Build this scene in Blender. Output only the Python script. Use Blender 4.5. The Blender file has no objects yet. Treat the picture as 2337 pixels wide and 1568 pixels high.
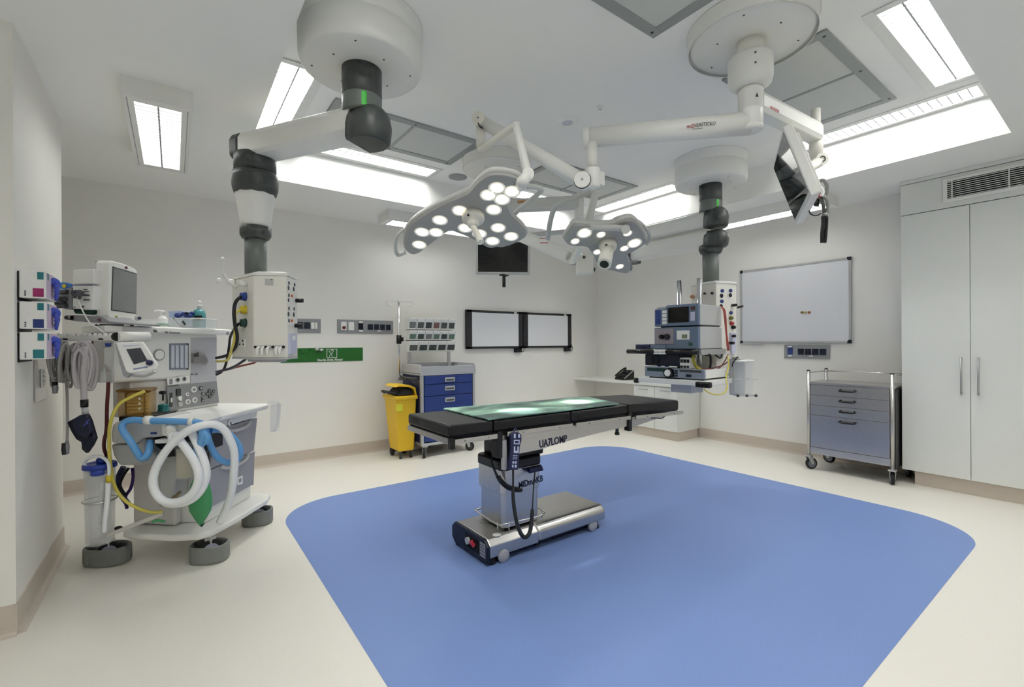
import bpy, math, random
from mathutils import Vector, Matrix
random.seed(7)
SC = bpy.context.scene
COL = SC.collection
PI = math.pi
# ---------------------------------------------------------------- camera
F, YAW, PIT, ROL, EYE = 1053.0, .6326949, -.0004342, -.0051755, 1.3
def _basis():
    f = Vector((math.sin(YAW)*math.cos(PIT), math.cos(YAW)*math.cos(PIT), math.sin(PIT)))
    r = Vector((math.cos(YAW), -math.sin(YAW), 0)); u = r.cross(f)
    c, s = math.cos(ROL), math.sin(ROL)
    return c*r+s*u, -s*r+c*u, f
R_, U_, F_ = _basis()
EYEP = Vector((0, 0, EYE))
cam = bpy.data.objects.new('camera', bpy.data.cameras.new('camera'))
COL.objects.link(cam)
cam.data.sensor_width = 36; cam.data.lens = 36*F/2337; cam.data.clip_start = .02; cam.data.clip_end = 60
m = Matrix.Identity(4)
for i in range(3):
    m[i][0], m[i][1], m[i][2], m[i][3] = R_[i], U_[i], -F_[i], EYEP[i]
cam.matrix_world = m
SC.camera = cam
# measured photo points back into metres: a ray meets a known plane of the room
def ray(px, py): return F_ + R_*((px-1168.5)/F) + U_*((784-py)/F)
def on_z(px, py, z): d = ray(px, py); return EYEP + d*((z-EYE)/d.z)
def on_x(px, py, x): d = ray(px, py); return EYEP + d*(x/d.x)
def on_y(px, py, y): d = ray(px, py); return EYEP + d*(y/d.y)
def hit(px, py, o, n):
    d = ray(px, py); o = Vector(o); n = Vector(n)
    return EYEP + d*((o-EYEP).dot(n)/d.dot(n))
LV = Vector((math.cos(YAW), -math.sin(YAW), 0)); DV = Vector((math.sin(YAW), math.cos(YAW), 0)); ZV = Vector((0, 0, 1))
def W(l, d, z=0): return LV*l + DV*d + ZV*z          # machine-aligned axes (turned 36 degrees in the room)
def at(px, py, d):
    v = ray(px, py); return EYEP + v*(d/v.dot(DV))
MC = Matrix.Identity(4)
for i in range(3): MC[i][0], MC[i][1], MC[i][2] = LV[i], DV[i], ZV[i]
# ---------------------------------------------------------------- materials
def lin(c):
    return tuple(((v/255)/12.92 if v/255 <= .04045 else ((v/255+.055)/1.055)**2.4) for v in c)
MATS = {}
def mat(name, c, rough=.5, metal=0, spec=.5, var=.03, scale=40, emit=0, alpha=1, trans=0, bump=0, ior=1.45, coat=0):
    m = bpy.data.materials.new(name); m.use_nodes = True
    nt = m.node_tree; b = nt.nodes['Principled BSDF']
    col = lin(c)+(1,)
    b.inputs['Roughness'].default_value = rough; b.inputs['Metallic'].default_value = metal
    b.inputs['Specular IOR Level'].default_value = spec; b.inputs['IOR'].default_value = ior
    if coat: b.inputs['Coat Weight'].default_value = coat
    tc = nt.nodes.new('ShaderNodeTexCoord'); nz = nt.nodes.new('ShaderNodeTexNoise')
    nz.inputs['Scale'].default_value = scale; nz.inputs['Detail'].default_value = 3
    nt.links.new(tc.outputs['Object'], nz.inputs['Vector'])
    mx = nt.nodes.new('ShaderNodeMix'); mx.data_type = 'RGBA'
    mx.inputs[6].default_value = tuple(v*(1-var) for v in col[:3])+(1,)
    mx.inputs[7].default_value = tuple(min(1, v*(1+var)) for v in col[:3])+(1,)
    nt.links.new(nz.outputs['Fac'], mx.inputs[0]); nt.links.new(mx.outputs[2], b.inputs['Base Color'])
    if emit:
        b.inputs['Emission Color'].default_value = col; b.inputs['Emission Strength'].default_value = emit
    if alpha < 1: b.inputs['Alpha'].default_value = alpha
    if trans: b.inputs['Transmission Weight'].default_value = trans
    if bump:
        bp = nt.nodes.new('ShaderNodeBump'); bp.inputs['Strength'].default_value = bump; bp.inputs['Distance'].default_value = .002
        nt.links.new(nz.outputs['Fac'], bp.inputs['Height']); nt.links.new(bp.outputs['Normal'], b.inputs['Normal'])
    MATS[name] = m
    return m
WALL = mat('wall paint', (242, 240, 235), .6, var=.015, scale=3)
CEIL = mat('ceiling paint', (247, 247, 244), .7, var=.012, scale=3)
FLOOR = mat('cream vinyl', (226, 223, 215), .38, var=.035, scale=90, spec=.35)
BLUE = mat('blue vinyl', (118, 142, 196), .42, var=.06, scale=120, spec=.3)
COVE = mat('beige vinyl cove', (205, 194, 183), .5, var=.04, scale=60)
WHITE = mat('white enamel', (234, 234, 230), .35, var=.01)
OFFW = mat('ivory enamel', (231, 229, 222), .4, var=.01)
LAM = mat('white laminate', (226, 228, 224), .4, var=.01, scale=8)
LGREY = mat('light grey plastic', (186, 187, 188), .42)
MGREY = mat('mid grey plastic', (150, 151, 154), .45)
DGREY = mat('slate grey plastic', (68, 72, 71), .42)
TGREY = mat('tube grey paint', (108, 114, 112), .4)
VGREY = mat('vent frame grey', (150, 154, 152), .45)
BLACK = mat('black plastic', (24, 24, 26), .4)
RUBBER = mat('black rubber', (40, 41, 43), .7)
VINYL = mat('black upholstery', (17, 17, 20), .42, var=.15, scale=60, bump=.15)
STEEL = mat('brushed steel', (196, 194, 192), .3, metal=1, var=.06, scale=25)
STEELD = mat('dull steel', (180, 180, 182), .42, metal=.9, var=.06, scale=25)
CHROME = mat('chrome', (215, 215, 215), .14, metal=1)
NAVY = mat('navy plastic', (34, 38, 74), .4)
NAVYB = mat('dark navy panel', (22, 28, 46), .4)
CARTB = mat('blue drawer paint', (46, 66, 132), .4)
DEVB = mat('steel blue device paint', (104, 120, 144), .45)
DEVG = mat('blue grey device paint', (136, 146, 164), .45)
YELLOW = mat('yellow bin plastic', (232, 190, 40), .45)
YELLT = mat('pale yellow tube', (222, 208, 96), .4)
RED = mat('red plastic', (170, 50, 48), .4)
MAROON = mat('maroon hose', (96, 40, 40), .45)
ORANGE = mat('orange marker', (200, 104, 50), .5)
GREEN = mat('sign green', (36, 104, 38), .45, var=.05)
LED = mat('green indicator', (30, 140, 30), .4, emit=.35)
BAGG = mat('green rubber bag', (70, 150, 98), .5, var=.08, scale=14)
TEAL = mat('teal liquid', (70, 140, 146), .25)
TEALK = mat('dark teal knob', (22, 104, 104), .4)
BLUEK = mat('blue knob', (36, 62, 140), .4)
YELK = mat('yellow knob', (214, 190, 50), .4)
GRNK = mat('dark green knob', (24, 62, 56), .4)
HOSEB = mat('blue breathing hose', (96, 158, 214), .4, var=.05, scale=80, coat=.2)
HOSEW = mat('clear white hose', (240, 242, 245), .35, var=.02, scale=80, coat=.2)
CABLE = mat('grey cable', (172, 171, 170), .5)
CREAM = mat('cream granules', (222, 210, 182), .6, var=.1, scale=200)
PAPER = mat('white paper', (240, 240, 238), .6)
BOARD = mat('whiteboard enamel', (230, 231, 236), .18, var=.005)
VIEWP = mat('viewer diffuser', (232, 233, 237), .35, var=.005)
ALU = mat('satin aluminium', (196, 197, 198), .35, metal=.7)
LOUV = mat('louvre aluminium', (178, 180, 182), .45, metal=.6)
SCREEN = mat('dark screen glass', (18, 19, 22), .12, spec=.6)
SCREENG = mat('grey screen glass', (128, 130, 130), .12, spec=.6, var=.12, scale=9)
MIRROR = mat('reflecting monitor glass', (30, 31, 33), .04, spec=1.0, coat=1)
GLASS = mat('clear plastic', (236, 239, 240), .08, alpha=.26, var=.005)
AMBER = mat('amber plastic', (206, 160, 78), .15, alpha=.45, var=.06, scale=14)
GLOVE = mat('blue glove rubber', (74, 92, 196), .5, var=.1)
PINK = mat('lilac carton', (206, 186, 208), .6)
MAGEN = mat('magenta print', (158, 42, 104), .5)
NAVP = mat('blue print', (44, 62, 124), .5)
TEALP = mat('teal print', (40, 122, 132), .5)
SKYP = mat('sky print', (76, 132, 206), .5)
PALEB = mat('pale blue plastic', (196, 198, 222), .4)
HEADG = mat('lamp head grey', (166, 165, 163), .5, var=.02, scale=8)
HEADR = mat('lamp head rim', (198, 199, 196), .35)
LCD = mat('green display', (120, 132, 100), .3)
INK = mat('dark lettering', (26, 30, 52), .5)
INKG = mat('grey lettering', (88, 90, 92), .5)
DARKH = mat('dark opening', (12, 12, 13), .8)
LAMP = mat('lit diffuser', (255, 255, 250), .5, emit=1, var=0)
LAMP.node_tree.nodes['Principled BSDF'].inputs['Emission Strength'].default_value = 25
LAMPS = mat('lit box diffuser', (255, 255, 250), .5, emit=1, var=0)
LAMPS.node_tree.nodes['Principled BSDF'].inputs['Emission Strength'].default_value = 5.5
LAMP_FILL = mat('added fill diffuser', (255, 255, 250), .5, emit=1, var=0)  # emission of the fill lights added out of view
LAMP_FILL.node_tree.nodes['Principled BSDF'].inputs['Emission Strength'].default_value = 8
BULB = mat('lit surgical reflector', (255, 244, 216), .2, emit=1, var=0)
BULB.node_tree.nodes['Principled BSDF'].inputs['Emission Strength'].default_value = 1.1
BULBE = mat('glassy reflector edge', (225, 222, 210), .08, metal=.5, emit=.25)
def mesh_mat():
    m = mat('perforated panel', (186, 188, 185), .55); nt = m.node_tree; b = nt.nodes['Principled BSDF']
    tc = nt.nodes['Texture Coordinate']; v = nt.nodes.new('ShaderNodeTexVoronoi'); v.feature = 'F1'
    v.inputs['Scale'].default_value = 95; v.inputs['Randomness'].default_value = 0
    nt.links.new(tc.outputs['Object'], v.inputs['Vector'])
    r = nt.nodes.new('ShaderNodeValToRGB'); r.color_ramp.elements[0].position = .30; r.color_ramp.elements[1].position = .38
    r.color_ramp.elements[0].color = lin((128, 129, 127))+(1,); r.color_ramp.elements[1].color = lin((206, 208, 204))+(1,)
    nt.links.new(v.outputs['Distance'], r.inputs['Fac']); nt.links.new(r.outputs['Color'], b.inputs['Base Color'])
    return m
PERF = mesh_mat()
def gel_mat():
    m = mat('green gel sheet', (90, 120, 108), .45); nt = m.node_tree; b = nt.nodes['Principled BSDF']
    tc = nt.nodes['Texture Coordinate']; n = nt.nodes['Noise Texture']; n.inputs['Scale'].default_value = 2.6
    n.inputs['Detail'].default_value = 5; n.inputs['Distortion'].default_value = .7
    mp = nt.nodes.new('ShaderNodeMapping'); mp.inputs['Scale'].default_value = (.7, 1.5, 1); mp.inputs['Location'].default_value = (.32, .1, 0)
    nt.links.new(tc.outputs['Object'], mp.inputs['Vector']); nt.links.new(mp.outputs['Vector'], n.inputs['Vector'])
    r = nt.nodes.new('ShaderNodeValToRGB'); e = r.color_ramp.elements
    e[0].position = .42; e[0].color = lin((66, 92, 86))+(1,); e[1].position = .62; e[1].color = lin((184, 228, 202))+(1,)  # cloudy pattern; the mint end also paints in the lamps' bright pools
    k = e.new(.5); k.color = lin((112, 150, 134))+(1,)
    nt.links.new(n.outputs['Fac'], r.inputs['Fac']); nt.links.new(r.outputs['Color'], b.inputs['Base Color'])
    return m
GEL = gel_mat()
# ---------------------------------------------------------------- mesh builder
class MB:
    def __init__(s, M=None): s.v = []; s.f = []; s.sm = []; s.mi = []; s.M = M or Matrix.Identity(4); s.k = 0
    def add(s, vs, fs, smooth=False):
        o = len(s.v); s.v += [s.M @ Vector(p) for p in vs]
        for f in fs: s.f.append([i+o for i in f]); s.sm.append(smooth); s.mi.append(s.k)
        return s
    def box(s, x0, x1, y0, y1, z0, z1):
        v = [(x0,y0,z0),(x1,y0,z0),(x1,y1,z0),(x0,y1,z0),(x0,y0,z1),(x1,y0,z1),(x1,y1,z1),(x0,y1,z1)]
        return s.add(v, [(3,2,1,0),(4,5,6,7),(0,1,5,4),(1,2,6,5),(2,3,7,6),(3,0,4,7)])
    def hexa(s, b, t):                                   # eight corners: bottom ring, top ring
        return s.add(list(b)+list(t), [(3,2,1,0),(4,5,6,7),(0,1,5,4),(1,2,6,5),(2,3,7,6),(3,0,4,7)])
    def prism(s, poly, ext, flip=False):                 # polygon of 3-D points pushed along a vector
        n = len(poly); e = Vector(ext); a = [Vector(p) for p in poly]
        v = a+[p+e for p in a]
        fs = [tuple(range(n))[::-1], tuple(range(n, 2*n))]+[(i, (i+1) % n, n+(i+1) % n, n+i) for i in range(n)]
        return s.add(v, fs)
    def slab(s, poly, z0, z1): return s.prism([(p[0], p[1], z0) for p in poly], (0, 0, z1-z0))
    def cyl(s, p0, p1, r0, r1=None, n=20, caps=True):
        p0 = Vector(p0); p1 = Vector(p1); r1 = r0 if r1 is None else r1
        w = (p1-p0).normalized(); u = w.orthogonal().normalized(); t = w.cross(u)
        v = []
        for p, r in ((p0, r0), (p1, r1)):
            for i in range(n):
                a = 2*PI*i/n; v.append(p+(u*math.cos(a)+t*math.sin(a))*r)
        s.add(v, [(i, (i+1) % n, n+(i+1) % n, n+i) for i in range(n)], True)
        if caps: s.add(v, [tuple(range(n))[::-1], tuple(range(n, 2*n))])
        return s
    def lathe(s, prof, c, n=32, ax=(0, 0, 1), sx=1, sy=1, u=None):   # profile [(radius, height)] about an axis
        c = Vector(c); w = Vector(ax).normalized()
        u = Vector(u).normalized() if u else (Vector((1, 0, 0)) if abs(w.x) < .9 else Vector((0, 1, 0)))
        u = (u-w*u.dot(w)).normalized(); t = w.cross(u); v = []
        for r, h in prof:
            for i in range(n):
                a = 2*PI*i/n; v.append(c+w*h+(u*math.cos(a)*sx+t*math.sin(a)*sy)*r)
        fs = [(k*n+i, k*n+(i+1) % n, (k+1)*n+(i+1) % n, (k+1)*n+i) for k in range(len(prof)-1) for i in range(n)]
        s.add(v, fs, True)
        for k in (0, len(prof)-1):
            if prof[k][0] > 1e-5: s.add(v[k*n:(k+1)*n], [tuple(range(n))])
        return s
    def ball(s, c, r, n=16, sx=1, sy=1, sz=1, ax=(0, 0, 1)):
        k = n//2
        return s.lathe([(max(1e-6, r*math.sin(PI*i/k)), -r*sz*math.cos(PI*i/k)) for i in range(k+1)], c, n, ax, sx, sy)
    def tube(s, pts, r, n=8, sub=6, closed=False, flat=1):
        p = [Vector(q) for q in pts]; rr = r if isinstance(r, (list, tuple)) else [r]*len(p)
        q = []; qr = []; N = len(p)
        if sub > 1 and N > 2:
            rng = range(N if closed else N-1)
            for i in rng:
                a, b, c, d = (p[(i+o) % N] if closed else p[min(max(i+o, 0), N-1)] for o in (-1, 0, 1, 2))
                for j in range(sub):
                    t = j/sub
                    q.append(.5*((2*b)+(-a+c)*t+(2*a-5*b+4*c-d)*t*t+(-a+3*b-3*c+d)*t**3))
                    qr.append(rr[i]*(1-t)+rr[(i+1) % N]*t)
            if not closed: q.append(p[-1]); qr.append(rr[-1])
        else: q = p; qr = list(rr)
        K = len(q); v = []; u = None
        for i in range(K):
            if closed: tg = q[(i+1) % K]-q[i-1]
            else: tg = q[min(i+1, K-1)]-q[max(i-1, 0)]
            tg.normalize()
            if u is None: u = tg.orthogonal().normalized()
            else:
                u = u-tg*u.dot(tg); u = u.normalized() if u.length > 1e-6 else tg.orthogonal().normalized()
            w = tg.cross(u)
            for j in range(n):
                a = 2*PI*j/n; v.append(q[i]+(u*math.cos(a)+w*math.sin(a)*flat)*qr[i])
        rows = K if closed else K-1
        s.add(v, [(i*n+j, i*n+(j+1) % n, ((i+1) % K)*n+(j+1) % n, ((i+1) % K)*n+j) for i in range(rows) for j in range(n)], True)
        if not closed: s.add(v, [tuple(range(n))[::-1], tuple(range((K-1)*n, K*n))])
        return s
    def disc(s, c, ax, r, t=.004, n=20, sx=1, u=None):
        return s.lathe([(r, 0), (r, t)], c, n, ax, sx, 1, u)
    def ring(s, c, ax, R, r, n=28, k=8, sx=1, u=None):
        c = Vector(c); w = Vector(ax).normalized(); u = Vector(u) if u else w.orthogonal(); u = (u-w*u.dot(w)).normalized(); t = w.cross(u)
        return s.tube([c+(u*math.cos(2*PI*i/n)*sx+t*math.sin(2*PI*i/n))*R for i in range(n)], r, k, 1, True)
WM = {}
def wm(o): return WM.get(o.name, Matrix.Identity(4)) if o else Matrix.Identity(4)
def obj(name, mb, mats, parent=None, bevel=0, seg=2, ang=35):
    me = bpy.data.meshes.new(name); inv = wm(parent).inverted()
    me.from_pydata([inv @ p for p in mb.v], [], mb.f)
    for ml in (mats if isinstance(mats, (list, tuple)) else [mats]): me.materials.append(ml)
    for p, sm, mi in zip(me.polygons, mb.sm, mb.mi): p.use_smooth = sm; p.material_index = mi
    import bmesh
    bm = bmesh.new(); bm.from_mesh(me); bmesh.ops.remove_doubles(bm, verts=bm.verts, dist=1e-5)
    bmesh.ops.recalc_face_normals(bm, faces=bm.faces); bm.to_mesh(me); bm.free()
    o = bpy.data.objects.new(name, me); COL.objects.link(o)
    if parent: o.parent = parent; WM[o.name] = wm(parent)
    if bevel:
        b = o.modifiers.new('bevel', 'BEVEL'); b.width = bevel; b.segments = seg; b.limit_method = 'ANGLE'; b.angle_limit = math.radians(ang)
        b.harden_normals = False
    return o
def tag(o, label, cat, group=None, kind=None):
    o['label'] = label
    if cat: o['category'] = cat
    if group: o['group'] = group
    if kind: o['kind'] = kind
    return o
def thing(name, label, cat, loc, rz=0, group=None):
    o = bpy.data.objects.new(name, None); COL.objects.link(o); o.empty_display_size = .1
    o.location = loc; o.rotation_euler = (0, 0, rz)
    WM[o.name] = Matrix.Translation(Vector(loc)) @ Matrix.Rotation(rz, 4, 'Z')
    return tag(o, label, cat, group)
def solo(name, mb, mats, label, cat, group=None, bevel=0, kind=None):
    return tag(obj(name, mb, mats, None, bevel), label, cat, group, kind)
def struct(name, mb, mats, bevel=0):
    o = obj(name, mb, mats, None, bevel); o['kind'] = 'structure'; return o
def lab(o, label): o['label'] = label; return o
def dup(root, loc, rz, label, group=None):
    c = root.copy(); COL.objects.link(c); c.location = loc; c.rotation_euler = (0, 0, rz); c['label'] = label
    if group: c['group'] = group
    for ch in list(root.children):
        k = ch.copy(); COL.objects.link(k); k.parent = c
        for g in list(ch.children):
            h = g.copy(); COL.objects.link(h); h.parent = k
    return c
def text(name, s, size, o, ux, uy, m, parent, depth=.0008, align='LEFT', squeeze=1, bold=0):
    cu = bpy.data.curves.new('lettering', 'FONT'); cu.body = s; cu.size = size; cu.extrude = depth; cu.align_x = align
    cu.resolution_u = 3; cu.offset = bold*size
    t = bpy.data.objects.new('lettering', cu); COL.objects.link(t)
    dg = bpy.context.evaluated_depsgraph_get(); dg.update()
    me = bpy.data.meshes.new_from_object(t.evaluated_get(dg)); bpy.data.objects.remove(t); bpy.data.curves.remove(cu)
    ux = Vector(ux).normalized(); uy = Vector(uy); uy = (uy-ux*uy.dot(ux)).normalized(); un = ux.cross(uy); M = Matrix.Identity(4); o = Vector(o)
    for i in range(3): M[i][0], M[i][1], M[i][2], M[i][3] = ux[i]*squeeze, uy[i], un[i], o[i]
    me.transform(wm(parent).inverted() @ M); me.name = name
    me.materials.clear(); me.materials.append(m)
    ob = bpy.data.objects.new(name, me); COL.objects.link(ob)
    if parent: ob.parent = parent; WM[ob.name] = wm(parent)
    return ob
def patch(mb, pts, o, n, t=.003, off=0):                 # a thin raised panel on a known plane, corners read from the photo
    n = Vector(n).normalized(); P = [hit(x, y, o, n)+n*off for x, y in pts]
    return mb.prism(P, n*t)
def spot(mb, px, py, o, n, r, t=.004, off=0, seg=16, sx=1):
    n = Vector(n).normalized(); return mb.disc(hit(px, py, o, n)+n*off, n, r, t, seg, sx)
def rrect(x0, x1, y0, y1, r, n=8):
    out = []
    for cx, cy, a0 in ((x1-r, y1-r, 0), (x0+r, y1-r, 90), (x0+r, y0+r, 180), (x1-r, y0+r, 270)):
        for i in range(n+1):
            a = math.radians(a0+90*i/n); out.append((cx+r*math.cos(a), cy+r*math.sin(a)))
    return out
# ================================================================ the room
XB, YA, ZC, ZR = 5.82, 5.494, 2.76, 3.07
CX0, CX1, CY0, CY1 = .455, 4.745, .535, 4.53          # raised ceiling
struct('floor', MB().box(-1.7, XB+.1, -1.5, YA+.1, -.1, 0), FLOOR)
fl = bpy.data.objects['floor']
lab(obj('blue_inlay', MB().slab(rrect(.648, 4.525, .624, 4.10, .47, 14), -.001, .0015), BLUE, fl), 'blue vinyl panel with rounded corners')
struct('wall_back', MB().box(-1.7, XB+.1, YA, YA+.1, 0, 3.2), WALL)
struct('wall_right', MB().box(XB, XB+.1, -1.5, YA, 0, 3.2), WALL)
struct('wall_left', MB().box(-1.7, -1.6, -1.5, YA, 0, 3.2), WALL)
struct('wall_front', MB().box(-1.6, XB, -1.5, -1.4, 0, 3.2), WALL)
struct('wall_pier', MB().box(-1.6, -.58, 3.01, 4.12, 0, ZC), WALL)
def cove(mb, poly_in, ext):                              # coved skirting: flat face with a small sweep onto the floor
    mb.prism(poly_in, ext)
def skirting(name, p0, p1, n, h=.128):
    p0 = Vector(p0); p1 = Vector(p1); n = Vector(n)
    prof = [(0, 0), (.034, 0), (.02, .004), (.010, .014), (.006, .03), (.005, h), (0, h)]
    poly = [p0+n*a+ZV*b for a, b in prof]
    struct(name, MB().prism(poly, p1-p0), COVE)
skirting('baseboard_back', (-1.6, YA, 0), (XB, YA, 0), (0, -1, 0))
skirting('baseboard_right', (XB, -1.4, 0), (XB, YA, 0), (-1, 0, 0), .13)
skirting('baseboard_pier', (-.58, 3.01-.006, 0), (-.58, 4.12, 0), (1, 0, 0), .135)
skirting('baseboard_front', (-1.6, 3.01, 0), (-.575, 3.01, 0), (0, -1, 0), .135)
# recessed louvre lights: outer trim 1.30 x .32, louvre 1.20 x .21; holes in the raised ceiling
REC = [(1.565, 4.345, 0), (3.62, 4.345, 0), (4.595, 1.265, 90), (4.595, 3.70, 90), (3.675, .735, 0), (1.55, .735, 0), (.655, 3.77, 90), (.655, 1.30, 90)]
holes = []
for x, y, a in REC:
    hx, hy = (.61, .112) if a == 0 else (.112, .61)
    holes.append((x-hx, x+hx, y-hy, y+hy))
cm = MB()
T = 3.22
cm.box(-1.7, CX0, -1.5, YA+.1, ZC, T); cm.box(CX1, XB+.1, -1.5, YA+.1, ZC, T)
cm.box(CX0, CX1, -1.5, CY0, ZC, T); cm.box(CX0, CX1, CY1, YA+.1, ZC, T)
xs = sorted({CX0, CX1}|{h[0] for h in holes}|{h[1] for h in holes}); ys = sorted({CY0, CY1}|{h[2] for h in holes}|{h[3] for h in holes})
for i in range(len(xs)-1):
    for j in range(len(ys)-1):
        mx_, my_ = (xs[i]+xs[i+1])/2, (ys[j]+ys[j+1])/2
        if not any(h[0] < mx_ < h[1] and h[2] < my_ < h[3] for h in holes): cm.box(xs[i], xs[i+1], ys[j], ys[j+1], ZR, T)
struct('ceiling', cm, CEIL)
def louvre(mb, w, l, z0, h, nb, double=True):
    for i in range(nb+1):
        x = -l/2+l*i/nb; mb.box(x-.0042, x+.0042, -w/2, w/2, z0, z0+h)
    if double: mb.box(-l/2, l/2, -.0045, .0045, z0-.002, z0+h)
def pane(x0, x1, y0, y1, z0, z1):                       # lit from below only
    b = MB(); v = [(x0,y0,z0),(x1,y0,z0),(x1,y1,z0),(x0,y1,z0),(x0,y0,z1),(x1,y0,z1),(x1,y1,z1),(x0,y1,z1)]
    b.add(v, [(3,2,1,0)]); b.k = 1; b.add(v, [(4,5,6,7),(0,1,5,4),(1,2,6,5),(2,3,7,6),(3,0,4,7)]); return b
def recessed(label):
    t = thing('recessed_light', label, 'ceiling light', (0, 0, ZR), 0, 'recessed louvre lights in the raised ceiling')
    b = MB(); w, l = .105, .60
    for x0, x1, y0, y1 in ((-.65, .65, -.16, -w), (-.65, .65, w, .16), (-.65, -l, -w, w), (l, .65, -w, w)): b.box(x0, x1, y0, y1, ZR-.006, ZR-.0005)
    for y in (-.128, .128):
        for x in (-.5, 0, .5): b.cyl((x, y, ZR-.009), (x, y, ZR-.005), .006, n=10)
    obj('trim_frame', b, WHITE, t, .002)
    b = MB()
    for x0, x1, y0, y1 in ((-l, l, -w-.004, -w), (-l, l, w, w+.004), (-l-.004, -l, -w, w), (l, l+.004, -w, w)): b.box(x0, x1, y0, y1, ZR-.004, ZR+.112)
    obj('housing', b, ALU, t)
    obj('diffuser', pane(-l, l, -w, w, ZR+.055, ZR+.063), [LAMP, WHITE], t)
    b = MB(); louvre(b, 2*w, 2*l, ZR+.004, .020, 22); obj('louvre', b, LOUV, t)
    return t
RL = ['recessed louvre light at the far raised ceiling edge, left of the round grey speaker',
      'recessed louvre light along the far edge of the raised ceiling, behind the surgical lamp heads',
      'recessed louvre light along the right edge of the raised ceiling, behind the hanging flat monitor',
      'recessed louvre light at the right of the raised ceiling, left of the far pendant cover',
      'largest recessed louvre light, at the upper right corner of the photo',
      'recessed louvre light on the near side of the raised ceiling above the viewer',
      'recessed louvre light at the left edge of the raised ceiling, above the near pendant arm',
      'recessed louvre light at the near left corner of the raised ceiling']
rl0 = recessed(RL[0])
for i, (x, y, a) in enumerate(REC):
    if i == 0: rl0.location = (x, y, ZR); rl0.rotation_euler.z = math.radians(a)
    else: dup(rl0, (x, y, ZR), math.radians(a), RL[i])
# surface-mounted lights below the low ceiling
def surface(label, lamp=None):
    t = thing('surface_light', label, 'ceiling light', (0, 0, ZC), 0, 'box lights on the low ceiling')
    b = MB(); L, Wd, z0 = .62, .16, ZC-.105; l, w = .555, .108
    for x0, x1, y0, y1 in ((-L, L, -Wd, -w), (-L, L, w, Wd), (-L, -l, -w, w), (l, L, -w, w)): b.box(x0, x1, y0, y1, z0, ZC-.0005)
    b.box(-l, l, -w, w, z0+.024, ZC-.0005)
    obj('housing', b, WHITE, t)
    b = MB()
    for y in (-.138, .138): b.box(-L+.03, L-.03, y-.002, y+.002, z0-.0015, z0+.001)
    obj('seam', b, MGREY, t)
    obj('diffuser', pane(-l, l, -w, w, z0+.016, z0+.022), [lamp or LAMPS, WHITE], t)
    b = MB(); louvre(b, 2*w, 2*l, z0+.002, .010, 22); obj('louvre', b, LOUV, t)
    return t
sl = surface('white box light on the low ceiling beside the left wall pier')
sl.location = (-.065, 3.86, ZC); sl.rotation_euler.z = PI/2
dup(sl, (2.5, 4.96, ZC), 0, 'white box light on the low ceiling near the back wall, behind the large lamp head')
dup(sl, (5.25, 2.42, ZC), PI/2, 'long white box light on the low ceiling above the whiteboard')
sh = surface('added unseen fill light on the low ceiling behind the viewer', LAMP_FILL); sh.location = (2.5, -.45, ZC)  # unseen fill lights from here on, added to brighten the room
dup(sh, (-.95, 1.3, ZC), PI/2, 'added unseen fill light on the low ceiling left of the viewer')
dup(sh, (4.3, -.6, ZC), 0, 'added unseen fill light on the low ceiling right of and behind the viewer')
dup(sh, (.5, -.8, ZC), 0, 'added unseen fill light on the low ceiling just behind the viewer')
# filter vents
def vent(label, nb=1):
    t = thing('ceiling_vent', label, 'air vent', (0, 0, ZR), 0, 'perforated air vents in the raised ceiling')
    b = MB(); L, Wd = .63, .31; l, w = .565, .245
    for x0, x1, y0, y1 in ((-L, L, -Wd, -w), (-L, L, w, Wd), (-L, -l, -w, w), (l, L, -w, w)): b.box(x0, x1, y0, y1, ZR-.012, ZR-.0005)
    b.box(-.012, .012, -w, w, ZR-.012, ZR-.001)
    b.k = 1
    for x in (-.58, 0, .58):
        for y in (-.28, .28): b.cyl((x, y, ZR-.0155), (x, y, ZR-.011), .009, n=12)
    obj('frame', b, [VGREY, DGREY], t, .002)
    obj('perforated_panel', MB().box(-l, l, -w, w, ZR-.007, ZR-.001), PERF, t)
    return t
VT = [(3.61, 1.355, 'grey perforated air vent right of the near white ceiling dome'), (1.615, 1.355, 'grey perforated air vent cut by the top edge of the photo'),
      (1.575, 3.72, 'grey perforated air vent above the near pendant arm, left of the lamp joints'), (3.6, 3.66, 'grey perforated air vent behind the white spring arm and its joint')]
v0 = vent(VT[0][2]); v0.location = (VT[0][0], VT[0][1], ZR)
for x, y, s in VT[1:]: dup(v0, (x, y, ZR), 0, s)
solo('ceiling_speaker', MB().lathe([(.098, 0), (.098, -.006), (.085, -.010), (.0, -.010)], (2.44, 4.285, ZR), 32), [MGREY], 'flat round grey ceiling speaker left of the far white ceiling dome', 'speaker')
t = thing('ceiling_detector', 'faint round white ceiling fitting above the middle of the room', 'detector', (2.545, 2.705, ZR))
obj('rim', MB().lathe([(.085, 0), (.085, -.004), (.06, -.012), (.045, -.012)], (2.545, 2.705, ZR), 32), CEIL, t)
obj('lens', MB().lathe([(.045, 0), (.042, -.014), (.0, -.018)], (2.545, 2.705, ZR), 24), mat('detector lens', (206, 208, 218), .4), t)
t = thing('sprinkler_head', 'small white sprinkler head on the ceiling above the long horizontal lamp arm', 'sprinkler', (2.59, 2.395, ZR))
obj('escutcheon', MB().lathe([(.030, 0), (.026, -.004), (.010, -.007), (.008, -.014), (.0, -.014)], (2.59, 2.395, ZR), 20), WHITE, t)
b = MB(); b.lathe([(.0, -.028), (.014, -.028), (.014, -.030), (.0, -.030)], (2.59, 2.395, ZR), 16)
for k in (-1, 1): b.cyl((2.59+.007*k, 2.395, ZR-.012), (2.59+.006*k, 2.395, ZR-.029), .002, n=6)
obj('deflector', b, CHROME, t)
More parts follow.
